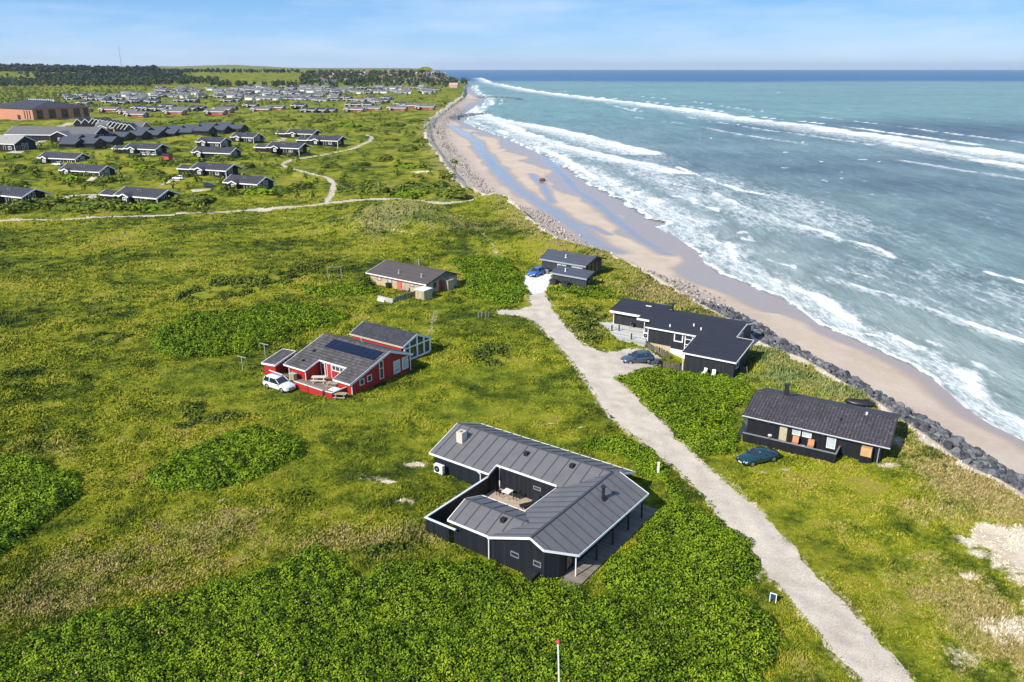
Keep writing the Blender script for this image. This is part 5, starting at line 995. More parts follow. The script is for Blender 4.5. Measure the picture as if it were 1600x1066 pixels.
t = thing('wood_store', 'black slatted wood store full of split logs at the cabin corner', 'wood store', local(h6, 13.0, 0.0, 0), A6z); MB().box(-.55, .55, -.3, .25, -.4, .82).obj('bin', BLACKW, t); MB().box(-.52, .52, -.26, .24, .822, 1.8).obj('logs', LOGS, t)
for x in (-.6, .56): MB().box(x, x + .05, -.28, .26, .0, 2.0).obj('post', DARKM, t)
# upturned boat behind the cabin
q = G(1343, 636); t = thing('upturned_boat', 'black rowing boat upturned on trestles behind the cabin', 'boat', (q[0], q[1], q[2]), R(-20))
rings = []
for k in range(13):
    x = -1.7 + 3.4 * k / 12; w = .68 * max(.05, (1 - abs(x / 1.75) ** 2.6)); rings.append([(x, w * math.cos(a), .45 + .48 * math.sin(a) * (1 - .3 * abs(x / 1.7) ** 2)) for a in np.linspace(0, math.pi, 9)] + [(x, -w * .6, .42), (x, w * .6, .42)])
MB().loft(rings).obj('hull', DARKM, t, True); MB().box(-1.5, 1.5, -.04, .04, .93, 1.0).obj('keel', BLACKPL, t)
for x in (-.9, .9): MB().box(x - .06, x + .06, -.5, .5, 0, .42).obj('trestle', DARKM, t)

# ------------------------------------------------------------------ cars
def m_paint(name, c):
    t = NT(name); n = t.noise(t.pos(obj=True), 1.5, 3, 0.5); t.set(t.ramp(n, [(0.3, tuple(x * .94 for x in c)), (0.7, tuple(min(1, x * 1.05) for x in c))]), 0.28, spec=0.6)
    t.b.inputs['Coat Weight'].default_value = 0.6; t.b.inputs['Coat Roughness'].default_value = 0.06; return t.m
TYRE = plain('tyre_rubber', (0.018, 0.018, 0.019), 0.85); RIM = plain('alloy_rim', (0.50, 0.51, 0.53), 0.3, 0.08, 4, 0.8); LAMP = plain('lamp_glass', (0.70, 0.74, 0.78), 0.1, 0.05, 3, spec=0.9); REDL = plain('rear_lamp', (0.35, 0.02, 0.02), 0.2); PLATE = plain('number_plate', (0.75, 0.75, 0.72), 0.5)
def car(name, label, loc, rz, paint, L=4.4, Wd=1.82, Ht=1.6, kind='suv', group=None, detail=True):
    t = thing(name, label, 'car', loc, rz, group); w = Wd / 2
    if kind == 'suv': belt = [(-.5, .50, .86), (-.485, .92, .93), (-.42, 1.02, .98), (-.1, 1.0, 1.0), (.2, .98, 1.0), (.34, .93, .98), (.46, .82, .93), (.5, .62, .84)]; gh = [(-.47, .95), (-.40, Ht), (.03, Ht), (.235, .98)]; rw = .74
    elif kind == 'coupe': belt = [(-.5, .50, .84), (-.49, .80, .92), (-.36, .88, .97), (-.1, .90, 1.0), (.15, .88, 1.0), (.34, .80, .97), (.475, .70, .92), (.5, .52, .84)]; gh = [(-.335, .86), (-.18, Ht), (.045, Ht), (.205, .87)]; rw = .66
    else: belt = [(-.5, .50, .86), (-.49, .90, .93), (-.40, .96, .98), (-.1, .95, 1.0), (.2, .92, 1.0), (.36, .84, .96), (.47, .72, .9), (.5, .55, .82)]; gh = [(-.475, .93), (-.38, Ht), (.0, Ht), (.26, .90)]; rw = .72
    rings = []
    for f, z, ws in belt:
        x = f * L; y = w * ws; zb = .24 if abs(f) < .45 else .32
        rings.append([(x, -y * .90, zb), (x, -y, zb + .16), (x, -y * 1.0, z * .72), (x, -y * .95, z - .03), (x, -y * .80, z + .025), (x, 0, z + .05), (x, y * .80, z + .025), (x, y * .95, z - .03), (x, y * 1.0, z * .72), (x, y, zb + .16), (x, y * .90, zb)])
    b = MB(); b.loft(rings)
    # roof skin and pillars belong to the body
    (xa, za), (xb, zb), (xc, zc), (xd, zd) = [(f * L, z) for f, z in gh]
    ww = w * .93; rr = w * rw
    b.loft([[(x, -y, z - .05), (x, y, z - .05), (x, y * .97, z + .01), (x, 0, z + .05), (x, -y * .97, z + .01)] for x, y, z in ((xb - .06, rr * .95, zb - .02), (xb + .25, rr * 1.02, zb + .01), ((xb + xc) / 2, rr * 1.03, zb + .03), (xc - .2, rr * 1.02, zb + .01), (xc + .06, rr * .95, zc - .03))])
    for s in (-1, 1):
        b.obox((xa, s * ww * .97, za), (xb, s * rr * 1.0, zb - .02), .08, .09); b.obox((xd, s * ww * .97, zd), (xc, s * rr * 1.0, zc - .02), .06, .07)
        xm = (xb + xc) / 2 - .1; b.obox((xm, s * (ww + .004), .92), (xm, s * (rr + .012), zb - .02), .09, .03, (0, 1, 0))
    body = b.obj('body', paint, t, True)
    try:
        body.data.shade_auto_smooth
    except Exception: pass
    g = MB(); g.loft([[(xa, -ww, za - .08), (xa, ww, za - .08), (xd, ww, zd - .08), (xd, -ww, zd - .08)], [(xb, -rr, zb), (xb, rr, zb), (xc, rr, zc), (xc, -rr, zc)]]); g.obj('windows', GLASS, t)
    xf, xr_ = L * .305, -L * .30; r = .34 if kind == 'suv' else .31
    for x in (xf, xr_):
        for s in (-1, 1):
            q = MB(); q.tube((x, s * (w - .19), r), (x, s * (w + .012), r), r, n=18); wh = q.obj('wheel', TYRE, t)
            if detail: MB().tube((x, s * (w + .013), r), (x, s * (w + .028), r), r * .66, r * .6, n=12).obj('rim', RIM, wh)
            a = MB(); a.tube((x, s * (w - .10), r + .02), (x, s * (w + .006), r + .02), r * 1.14, n=20)
            if detail: a.obj('wheel_arch', BLACKPL, t)
    if detail:
        zl = belt[-2][1]
        for s in (-1, 1):
            MB().loft([[(L * .462, s * w * .55, zl - .16), (L * .462, s * w * .93, zl - .14), (L * .44, s * w * .94, zl - .0), (L * .455, s * w * .58, zl - .03)], [(L * .505, s * w * .5, zl - .16), (L * .478, s * w * .90, zl - .14), (L * .46, s * w * .92, zl + .0), (L * .485, s * w * .53, zl - .02)]]).obj('headlight', LAMP, t)
            MB().box(-L * .502, -L * .47, s * w * .66 - .12, s * w * .66 + .12, .62, .78).obj('tail_light', REDL, t)
            MB().box(xd - .32, xd - .16, s * (w + .09) - .09, s * (w + .09) + .09, .93, 1.06).obj('wing_mirror', paint, t)
        MB().box(L * .49, L * .507, -w * .48, w * .48, .46, .62).obj('grille', BLACKPL, t); MB().box(L * .507, L * .515, -.26, .26, .36, .47).obj('number_plate', PLATE, t)
        MB().box(L * .46, L * .50, -w * .75, w * .75, .26, .36).obj('bumper', BLACKPL, t)
    return t
def two(a, b):
    p, q = G(*a), G(*b); return (p + q) / 2, math.atan2(p[1] - q[1], p[0] - q[0])
c, _ = two((454, 613), (420, 603)); car('parked_car', 'white estate car parked on the grass before the red house', (c[0], c[1] + .1, c[2]), R(-33), m_paint('white_car_paint', (.78, .78, .78)), 4.45, 1.84, 1.62)
c, _ = two((978, 571), (1014, 563)); car('parked_car', 'slate blue estate car parked on the gravel by the pale terrace', (c[0], c[1] + .25, c[2]), R(193), m_paint('slate_car_paint', (.045, .075, .12)), 4.5, 1.82, 1.50, 'hatch')
c, _ = two((1164, 729), (1205, 715)); car('parked_car', 'dark teal coupe parked on the grass below the long cabin', (c[0], c[1] + .2, c[2]), R(196 + 8), m_paint('teal_car_paint', (.004, .042, .058)), 4.6, 1.74, 1.32, 'coupe')
c = G(838, 431); car('parked_car', 'bright blue hatchback on the white gravel at the grey twin house', (c[0], c[1] + .5, c[2]), R(238), m_paint('blue_car_paint', (.02, .13, .55)), 4.2, 1.78, 1.45, 'hatch')

# ------------------------------------------------------------------ poles, signs, small things in the grass
FLAGR = plain('red_cap', (.62, .05, .07), .5)
q = P(872, 1003, 7.0); t = thing('flagpole', 'white flagpole with a red top rising from the near rose thicket', 'flagpole', (q[0] + .25, q[1] + .1, 0)); MB().tube((.05, -.1, -.5), (-.25, -.1, 6.9), .07, .045, 10).obj('pole', WHITE, t)
MB().loft([[(-.25 + r * math.cos(a), -.1 + r * math.sin(a), z) for a in np.linspace(0, 2 * math.pi, 10, False)] for r, z in ((.03, 6.88), (.11, 6.93), (.14, 7.0), (.10, 7.09), (.02, 7.13))]).obj('finial', FLAGR, t, True)
q = G(1207, 942); t = thing('board_sign', 'small blue board in a white frame at the edge of the gravel road', 'sign', (q[0], q[1], q[2]), R(-28)); SBL = plain('sign_blue', (.02, .06, .14), .5)
MB().box(-.28, .28, -.02, .02, .42, 1.02).obj('panel', SBL, t)
m = MB(); m.box(-.36, -.28, -.04, .04, -.2, 1.1); m.box(.28, .36, -.04, .04, -.2, 1.1); m.box(-.28, .28, -.04, .04, 1.02, 1.1); m.obj('frame', WHITE, t); t.scale = (.72, .72, .78)
q = G(1028, 741); t = thing('marker_post', 'short white marker post in the thicket beside the gravel road', 'post', (q[0], q[1], q[2]), 0); MB().box(-.1, .1, -.08, .08, 0, 1.25).obj('shaft', WHITE, t); MB().box(-.13, .13, -.11, .11, 1.252, 1.33).obj('cap', WHITE, t)
for px, l, dx in ((750, 'left one of two small blue boards at the road junction', -1), (761, 'right one of two small blue boards at the road junction', 1)):
    q = G(px, 497); t = thing('board_sign', l, 'sign', tuple(q), R(8)); MB().box(-.26, .26, -.02, .02, .35, .95).obj('panel', plain('sign_teal', (.05, .10, .13), .5), t)
    for x in (-.305, .262): MB().box(x, x + .043, -.03, .03, -.1, 1.1).obj('post', CONC, t)
GREYP = plain('bleached_post', (.30, .28, .24), .85)
for (px, py, l, hgt) in ((380, 580, 'left wooden clothes post with a cross arm in the meadow', 2.0), (415, 558, 'right wooden clothes post with a cross arm behind the red shed', 1.9)):
    q = G(px, py); t = thing('clothes_post', l, 'clothes post', tuple(q), R(-30)); MB().box(-.055, .055, -.055, .055, -.3, hgt).obj('upright', GREYP, t); MB().box(-.85, .85, -.05, .05, hgt + .002, hgt + .11).obj('cross_arm', GREYP, t)
q = G(523, 436); t = thing('swing_frame', 'bleached timber swing frame in the meadow left of the brick house', 'swing', tuple(q), R(20))
for x in (-1.3, 1.3):
    m = MB(); m.obox((x, -.8, -.1), (x, 0, 2.3), .07, .07, (1, 0, 0)); m.obox((x, .8, -.1), (x, 0, 2.3), .07, .07, (1, 0, 0)); m.obj('leg', GREYP, t)
MB().box(-1.5, 1.5, -.06, .06, 2.3, 2.42).obj('crossbar', GREYP, t)
for x in (.3, .62): MB().box(x, x + .02, -.01, .01, .5, 2.3).obj('rope', GREYP, t)
MB().box(.25, .70, -.1, .1, .46, .5).obj('seat', GREYP, t)

# ------------------------------------------------------------------ rocks
def rock_mesh(seed, sub_=2):
    import bmesh
    r = np.random.default_rng(seed); bm = bmesh.new(); bmesh.ops.create_icosphere(bm, subdivisions=sub_, radius=1.0)
    pl = r.normal(size=(9, 3)); pl /= np.linalg.norm(pl, axis=1)[:, None]; dd = r.uniform(.42, .74, 9)
    for v in bm.verts:
        p = np.array(v.co)
        for k in range(9):
            e = p @ pl[k] - dd[k]
            if e > 0: p = p - pl[k] * e
        v.co = p * (1 + r.normal() * .02)
    me = bpy.data.meshes.new('boulder'); bm.to_mesh(me); bm.free(); return me
def m_rock(name, a, b, c):
    t = NT(name); oi = t.n('ShaderNodeObjectInfo'); n = t.noise(t.pos(obj=True), 1.4, 5, .65); n2 = t.noise(t.pos(obj=True), 9, 4, .7)
    col = t.ramp(t.math('ADD', t.math('MULTIPLY', oi.outputs['Random'], .6), t.math('MULTIPLY', n, .4)), [(.2, a), (.5, b), (.85, c)])
    return t.set(t.mix(.6, col, t.ramp(n2, [(.3, .7), (.7, 1.25)]), 'MULTIPLY'), .8, t.bump(n2, .6, .08), spec=.3)
ROCK = m_rock('boulder_stone', (.045, .047, .055), (.105, .108, .12), (.25, .25, .255)); PALEROCK = m_rock('pale_stone', (.20, .18, .17), (.38, .34, .32), (.60, .57, .54))
RM = [rock_mesh(s + 40) for s in range(9)]
for me in RM: me.materials.append(ROCK)
cand = []
y = 40.0
while y < 135:
    wid = float(xr(y) - xg(y)); step = np.interp(y, [40, 80, 130], [.50, .54, .66])
    k = max(2, int(wid / (step * .95)))
    for j in range(k + 1):
        f = (j + rng.uniform(-.4, .4)) / k; yy = y + rng.uniform(-.5, .5); xx = float(xg(yy)) + .6 + f * wid * .85; rr = (.20 + .62 * rng.random() ** 2.6) * np.interp(f, [0, .5, 1.1], [.8, 1.15, .8])
        cand.append((xx, yy, rr))
    y += step * .8
cand = [q for q in cand if abs(q[0]) < .64 * (q[1] * CP + CAMZ * SP) + 3]
cand.sort(key=lambda q: -(q[2] / (q[1] + 20)))
BASEV = [np.array([v.co[:] for v in me.vertices]) for me in RM]; BASEF = [np.array([p.vertices[:] for p in me.polygons]) for me in RM]
def rot3(r):
    q = r.normal(size=(3, 3)); u, _, v = np.linalg.svd(q); return u @ v
def heap(items, name, mat, stuff=True):
    Vs, Fs, n = [], [], 0; r = np.random.default_rng(3); tt = []
    for x, y_, rr in items:
        k = r.integers(len(RM)); z = float(H(x, y_)) + rr * .25; Vv = (BASEV[k] * [1, 1.15, .85]) @ rot3(r) * rr + [x, y_, z]; Vs.append(Vv); Fs.append(BASEF[k] + n); n += len(Vv)
    return link(name, raw_mesh(name, np.concatenate(Vs), np.concatenate(Fs), [mat]), **({'kind': 'stuff'} if stuff else {}))
for i, (x, y_, rr) in enumerate(cand[:290]):
    o = link('boulder', RM[i % len(RM)]); o.location = (x, y_, float(H(x, y_)) + rr * .28); o.rotation_euler = tuple(rng.uniform(-3, 3, 3)); o.scale = (rr * rng.uniform(.9, 1.3), rr * rng.uniform(.8, 1.15), rr * rng.uniform(.75, 1.0))
    tag(o, 'grey angular boulder in the rock bank between grass and beach', 'boulder', 'boulders of the rock bank')
def m_rockpos(name, a, b, c):
    t = NT(name); n = t.noise(t.pos(), .9, 3, .6); n2 = t.noise(t.pos(), 6, 4, .7); return t.set(t.mix(.7, t.ramp(n, [(.32, a), (.5, b), (.68, c)]), t.ramp(n2, [(.3, .6), (.7, 1.3)]), 'MULTIPLY'), .85, spec=.3)
heap(cand[290:], 'rubble_bank', m_rockpos('rubble_stone', (.045, .047, .055), (.105, .108, .12), (.25, .25, .255)))
# pale stones and cobbles under the low cliff beyond the houses
it = []
for _ in range(2600):
    y_ = float(np.exp(rng.uniform(np.log(135), np.log(900)))); g_, r_ = float(xg(y_)), float(xr(y_)); f = rng.uniform(.4, 1.02) if y_ < 330 else rng.uniform(.3, 1.0)
    x = g_ + f * (r_ - g_) + (rng.normal() * 1.2); rr = rng.uniform(.14, .42) * np.interp(y_, [130, 400, 900], [1, 1.3, 2.0]) * (1 if f > .55 else .6)
    if x > g_ + .8: it.append((x, y_, rr))
heap(it, 'cobbles', m_rockpos('cobble_stone', (.08, .075, .072), (.30, .27, .245), (.56, .51, .46)))
def groyne(pts, wd, n, label):
    q = [P(a, b, -3.6) for a, b in pts]; c0 = q[0]; its = []
    for k in range(n):
        f = rng.random() * (len(q) - 1); i = int(f); p = q[i] + (q[i + 1] - q[i]) * (f - i); its.append((p[0] + rng.normal() * wd, p[1] + rng.normal() * wd, rng.uniform(.9, 1.9)))
    o = heap(its, 'rock_groyne', ROCK, False)
    me = o.data; a = np.empty(len(me.vertices) * 3, np.float32); me.vertices.foreach_get('co', a); a = a.reshape(-1, 3)
    a[:, 2] = a[:, 2] - np.minimum(a[:, 2].min(), 0) * 0; a[:, 2] = np.where(a[:, 2] < -6, a[:, 2] + 3.0, a[:, 2]); me.vertices.foreach_set('co', a.ravel()); me.update()
    return tag(o, label, 'breakwater')
groyne([(748, 152), (770, 151), (800, 153), (816, 155)], 3.0, 110, 'long thin rock breakwater farther out along the coast'); groyne([(704, 187), (722, 181), (742, 178), (756, 177)], 2.6, 150, 'short broad rock breakwater at the bend of the beach')
q = P(846, 283, -3.9); o = link('stranded_boulder', rock_mesh(77)); o.data.materials.append(plain('rust_stone', (.14, .06, .045), .85, .3, 2)); o.location = (q[0], q[1], q[2] + .5); o.scale = (1.7, 1.3, 1.0); tag(o, 'single rust brown boulder lying out on the wet sand', 'boulder')

# ------------------------------------------------------------------ holiday houses behind the meadow
def gable_house(name, label, cat='house', L=14.0, D=8.0, ze=2.3, zr=4.2, over=1.8, wall=None, roof=None, trim=None, cross=None, annex=None, loc=(0, 0, 0), rz=0, group=None, det=2):
    """ridge along u; the big gable faces +u and may overhang on posts"""
    wall = wall or BLACKW; roof = roof or DARKTILE; trim = trim or WHITE
    t = thing(name, label, cat, loc, rz, group); c = D / 2; a = (zr - ze) / c
    PF = (ze, 0, a); PB = (zr + a * c, 0, -a)
    m = MB(); m.slab([(-.4, -.5), (L + over, -.5), (L + over, c), (-.4, c)], PF, .18); m.slab([(-.4, c), (L + over, c), (L + over, D + .5), (-.4, D + .5)], PB, .18)
    if cross:
        u0, u1, dv = cross; cu = (u0 + u1) / 2; b = .42; vz = lambda z: (z - ze) / a; zt = ze - .1 + b * (cu - u0 + .3); ve = vz(zt)
        m.slab([(u0 - .3, -dv - .5), (cu, -dv - .5), (cu, ve), (u0 - .3, vz(ze - .1))], (ze - .1 - b * (u0 - .3), b, 0), .16); m.slab([(cu, -dv - .5), (u1 + .3, -dv - .5), (u1 + .3, vz(ze - .1)), (cu, ve)], (ze - .1 + b * (u1 + .3), -b, 0), .16)
    if annex:
        al, ad, az_, ar, av = annex; ac = ad / 2; aa = (ar - az_) / ac
        m.slab([(-al - .4, av - .3), (-.2, av - .3), (-.2, av + ac), (-al - .4, av + ac)], (az_ - aa * av, 0, aa), .15); m.slab([(-al - .4, av + ac), (-.2, av + ac), (-.2, av + ad + .3), (-al - .4, av + ad + .3)], (ar + aa * (av + ac), 0, -aa), .15)
    m.obj('roof', roof, t)
    tp = lambda u, v: min(zz(PF)(u, v), zz(PB)(u, v)) - .17
    m = MB(); m.walls([(0, 0), (L, 0), (L, D), (0, D)], tp, -1.5, 6)
    if cross: m.walls([(u0, 0), (u0, -dv), (u1, -dv), (u1, 0)], lambda u, v: ze - .26 + b * (min(u - u0, u1 - u) + .3), -1.5, 4, False); m.add([(u0, -dv, -1.5), (u1, -dv, -1.5), (u1, -dv, ze), (u0, -dv, ze)], [(0, 1, 2, 3)])
    if annex: m.walls([(-al, av), (-.05, av), (-.05, av + ad), (-al, av + ad)], lambda u, v: az_ + aa * min(v - av, av + ad - v) - .15, -1.5, 4)
    m.obj('wall', wall, t)
    sg = [((L + over + .03, -.5, ze - .08), (L + over + .03, c, zr)), ((L + over + .03, c, zr), (L + over + .03, D + .5, ze - .08)), ((-.43, -.5, ze - .08), (-.43, c, zr)), ((-.43, c, zr), (-.43, D + .5, ze - .08)), ((-.4, -.53, ze - .1), (L + over, -.53, ze - .1))]
    if cross: sg += [((u0 - .3, -dv - .53, ze - .1), (cu, -dv - .53, zt)), ((cu, -dv - .53, zt), (u1 + .3, -dv - .53, ze - .1))]
    if annex: sg += [((-al - .43, av - .3, az_), (-al - .43, av + ac, ar)), ((-al - .43, av + ac, ar), (-al - .43, av + ad + .3, az_)), ((-al - .4, av - .33, az_), (-.2, av - .33, az_))]
    fascia(t, sg, trim, (.42 if det == 1 else .36), .14, 'bargeboard')
    if det >= 1:
        window(t, 'u+', L, D * .12, D * .27, .5, 2.0, trim, GLASS, t=.14); window(t, 'u+', L, D * .36, D * .47, .3, 2.9, trim, GLASS, t=.14, bars=(2.0,)); window(t, 'u+', L, D * .53, D * .64, .3, 2.9, trim, GLASS, t=.14, bars=(2.0,))
        window(t, 'v-', 0, L * .78, L * .90, .4, 1.95, trim, GLASS, t=.16, cols=(L * .84,))
        if cross: window(t, 'v-', -dv, cu - .8, cu + .8, .5, 1.95, trim, GLASS, t=.18, cols=(cu,), bars=(1.2,))
        if annex: window(t, 'u-', -al, av + ac - .8, av + ac + .8, .1, 1.9, trim, DARKM, t=.16)
    if det >= 2:
        for v in (-.3, D + .3): MB().box(L + over - .3, L + over - .12, v - .09, v + .09, -1.2, ze - .25).obj('porch_post', trim, t)
        for u in (L * .45, L * .52): vent(t, u, c * .6, zz(PF)(0, c * .6), .12, .5, GALV, cap=False)
        door(t, 'v-', 0, L * .60, L * .68, 0, 2.0, DARKM, trim)
    return t
near = gable_house('holiday_house', 'black holiday house with white gables and a carport above the gravel drive, front of the settlement', L=15, D=8.5, cross=(3.5, 7.2, 1.6), annex=(6.5, 5.0, 2.0, 3.1, -.3), over=2.4)
near2 = gable_house('holiday_house', 'black holiday house with a fully glazed white gable end and a dark car beside it', L=14, D=8, cross=(3.2, 6.6, 1.4), over=.5)
near3 = gable_house('holiday_house', 'long black holiday house with white corner posts, third row of the settlement', L=19, D=7.5, cross=(2.2, 5.2, 1.0), over=.6)
NEAR = [(near, 183, 316, -24, 'black holiday house with three white front gables above the sandy drive'), (near, -18, 314, -26, 'black holiday house with a deep porch, cut by the left edge of the photo'), (near2, 352, 295, -24, 'black holiday house with a glazed white gable and a dark car at its left end'),
        (near, 300, 273, -24, 'black holiday house with white front gables behind the glazed gable house'), (near3, 96, 275, -20, 'long black holiday house with white posts left of the sandy drive'), (near3, 62, 255, -18, 'long black holiday house behind the one with white posts, far left'),
        (near3, 302, 246, -18, 'long low black holiday house behind a dark hedge'), (near, 196, 240, -20, 'black holiday house with white cars and a red hut in front'), (near2, 308, 229, -20, 'black holiday house with a broad white gable and two cars before it'), (near2, 362, 221, -22, 'black holiday house behind a white van'),
        (near, 418, 238, -22, 'black holiday house closest to the winding path, front one of three'), (near, 482, 226, -22, 'black holiday house farthest right of the winding path group'), (near, 448, 215, -22, 'black holiday house at the back of the winding path group')]
used = set()
for src, px, py, az, lab in NEAR:
    p = G(px, py); first = src.name not in used; used.add(src.name); o = src if first else copy_tree(src)
    sc = 1.0 if py > 260 else 1.06
    put(o, (p[0], p[1], p[2] + .1), R(az), sc, lab, 'black holiday houses behind the meadow')
# small copies of plain houses for the middle distance and beyond
def midhouse(name, wall, roof, L, D, cross, det=1, ze=2.3, zr=4.0): return gable_house(name, 'placeholder', L=L, D=D, ze=ze, zr=zr, over=.6, wall=wall, roof=roof, cross=cross, det=det)
OLDR = m_roof('faded_grey_roof', (.13, .125, .13), None, .15, .8, 1.0)
PROTO = {'dark': midhouse('dark_cottage', BLACKW, DARKTILE, 13, 8, (3, 6.5, 1.4)), 'red': midhouse('red_cottage', plain('faded_red_boards', (.30, .07, .05), .7), OLDR, 16, 6.5, (1.0, 4.6, 1.6)), 'grey': midhouse('grey_cottage', GREYGREEN, OLDR, 13, 8, (3, 6.5, 1.4)), 'white': midhouse('white_cottage', WHITEW, OLDR, 11, 8, None, 0, 2.8, 5.2), 'sea': midhouse('red_roof_cottage', WHITEW, plain('red_tile_roof', (.35, .11, .07), .8), 11, 8, None, 0, 2.8, 5.4)}
seen = set()
def mid(kind, px, py, lab, grp, az=None, sc=1.0):
    p = G(px, py); o = PROTO[kind] if kind not in seen else copy_tree(PROTO[kind]); seen.add(kind)
    put(o, (p[0], p[1], p[2] + .1), R(-14 if az is None else az), sc, lab, grp)
LR = ('low red cottage with a white trimmed gable in the row across the far meadow', 'red cottages in the far meadow row'); LD = ('small black cottage with white gable trim in the far settlement', 'black cottages in the far settlement'); LG = ('small grey cottage with white trim in the far settlement', 'grey cottages in the far settlement'); LW = ('white house on the wooded hill beyond the far settlement', 'white houses on the far hill'); LS = ('house with a red roof on the wooded hill beyond the far settlement', 'red roofed houses on the far hill')
for px, py in ((112, 176), (156, 175), (184, 179), (195, 183), (256, 179), (265, 175), (320, 179), (332, 175), (392, 175), (415, 172), (538, 175), (566, 173), (605, 173), (650, 171), (628, 169)): mid('red', px, py, *LR, sc=1.1)
for px, py in ((205, 172), (222, 173), (236, 174), (250, 169), (284, 173), (296, 172), (345, 172), (380, 168), (455, 169), (470, 176), (486, 176), (500, 176), (540, 167), (560, 167), (615, 166), (625, 168), (120, 164), (160, 162), (178, 163), (200, 161), (212, 160), (228, 162), (272, 160), (290, 159), (345, 160), (357, 159)): mid('dark', px, py, *LD, sc=1.05)
r2 = np.random.default_rng(21)
for (x0, x1, y0, y1, n, kinds) in ((350, 520, 150, 158, 44, 'ddwg'), (240, 360, 138, 154, 60, 'gdwgd'), (360, 520, 136, 150, 70, 'gdwdw'), (510, 580, 138, 147, 26, 'wgd'), (585, 680, 136, 147, 40, 'wgdw'), (80, 160, 150, 158, 14, 'dd'), (140, 240, 148, 158, 22, 'dgw'), (440, 620, 154, 162, 14, 'dg')):
    for _ in range(n):
        k = {'d': 'dark', 'g': 'grey', 'w': 'white'}[kinds[r2.integers(len(kinds))]]
        mid(k, r2.uniform(x0, x1), r2.uniform(y0, y1), *(LD if k == 'dark' else LG if k == 'grey' else ('small white cottage among the grey ones in the far settlement', 'white cottages in the far settlement')), az=r2.uniform(-24, -4), sc=1.0)
for _ in range(115):
    px = r2.uniform(470, 700); py = 113 + r2.random() ** 1.3 * 17; k = 'white' if r2.random() < .75 else 'sea'; mid(k, px, py, *(LW if k == 'white' else LS), az=r2.uniform(-60, 30), sc=r2.uniform(.8, 1.15))
# dark linked terrace rows
tr = gable_house('terrace_house', 'placeholder', L=9.5, D=7, ze=1.9, zr=3.9, over=.2, wall=BLACKW, roof=GREYFELT, trim=DARKM, cross=None, det=1); firstt = True
for k, (px, py) in enumerate([(96, 224), (120, 223), (146, 221), (172, 219), (198, 217), (224, 216), (250, 214), (276, 212), (302, 210), (328, 208), (354, 206), (92, 231), (122, 230), (150, 227), (206, 211), (232, 210), (258, 208), (284, 206), (310, 204), (336, 202)]):
    p = G(px, py); o = tr if firstt else copy_tree(tr); firstt = False; put(o, (p[0], p[1], p[2]), R(-16), 1.12, 'dark blue grey linked house with a small pointed gable in the terrace row', 'linked terrace houses')
saw = gable_house('gable_unit', 'placeholder', L=13, D=5.2, ze=2.6, zr=5.6, over=.2, wall=BLACKW, roof=OLDR, trim=WHITE, det=0); firstt = True
for k in range(13):
    p = G(142 + 5.6 * k, 199 + 1.15 * k) if k < 11 else G(118 + 12 * (k - 11), 200); o = saw if firstt else copy_tree(saw); firstt = False; put(o, (p[0] - 3, p[1] + 11, p[2] + .6), R(-76), 1.0, 'grey roofed holiday flat with a steep white gable in the saw tooth row', 'saw tooth row of holiday flats')
gable_house('holiday_centre', 'long grey roofed centre building with a wide dark front behind the parked cars', 'building', L=52, D=15, ze=3.2, zr=7.0, over=1, wall=BLACKW, roof=OLDR, cross=(30, 40, 4), loc=tuple(G(10, 219)), rz=R(-8)); gable_house('holiday_centre', 'pale grey roofed building with a dark glazed gable at the left edge of the photo', 'building', L=16, D=13, ze=3.2, zr=6.6, over=1, wall=BLACKW, roof=plain('pale_grey_roof', (.30, .29, .27), .85), loc=tuple(G(-18, 234)), rz=R(-16)); gable_house('holiday_centre', 'grey roofed wing with white gables in front of the saw tooth row', 'building', L=30, D=11, ze=3, zr=6.2, over=.6, wall=BRICK, roof=OLDR, cross=(2, 9, 2), loc=tuple(G(150, 207)), rz=R(-6))
# brick hall
p = G(53, 188); t = thing('brick_hall', 'large red brick hall with a dark hipped roof and tall dark windows', 'hall', tuple(p), R(-30)); HL, HD = 62, 46
MB().walls([(-HL, 0), (0, 0), (0, HD), (-HL, HD)], lambda u, v: 8.2, -2, 1).obj('wall', BRICK, t); m = MB(); m.add([(-HL - 1, -1, 8.2), (1, -1, 8.2), (1, HD + 1, 8.2), (-HL - 1, HD + 1, 8.2), (-HL + 14, HD / 2, 13.5), (-14, HD / 2, 13.5)], [(0, 1, 5, 4), (1, 2, 5), (2, 3, 4, 5), (3, 0, 4), (3, 2, 1, 0)]); m.obj('roof', DARKTILE, t)
for a, b in ((3, 8), (12.5, 18), (22.5, 28), (32.5, 38), (41, 45)): window(t, 'u+', 0, a, b, .6, 7.2, DARKM, GLASS, t=.25)
for a, b in ((-4.5, -3.2), (-8, -6.7), (-11.5, -10.2)): window(t, 'v-', 0, a, b, .6, 7.0, DARKM, GLASS, t=.2)
window(t, 'v-', 0, -21, -17, .0, 3.4, DARKM, GLASS, t=.2)
for k in range(12): MB().box(-44 + k * 3, -42.8 + k * 3, HD * .52, HD * .52 + 1.5, 12.6, 14.2).obj('skylight', PALEB, t)
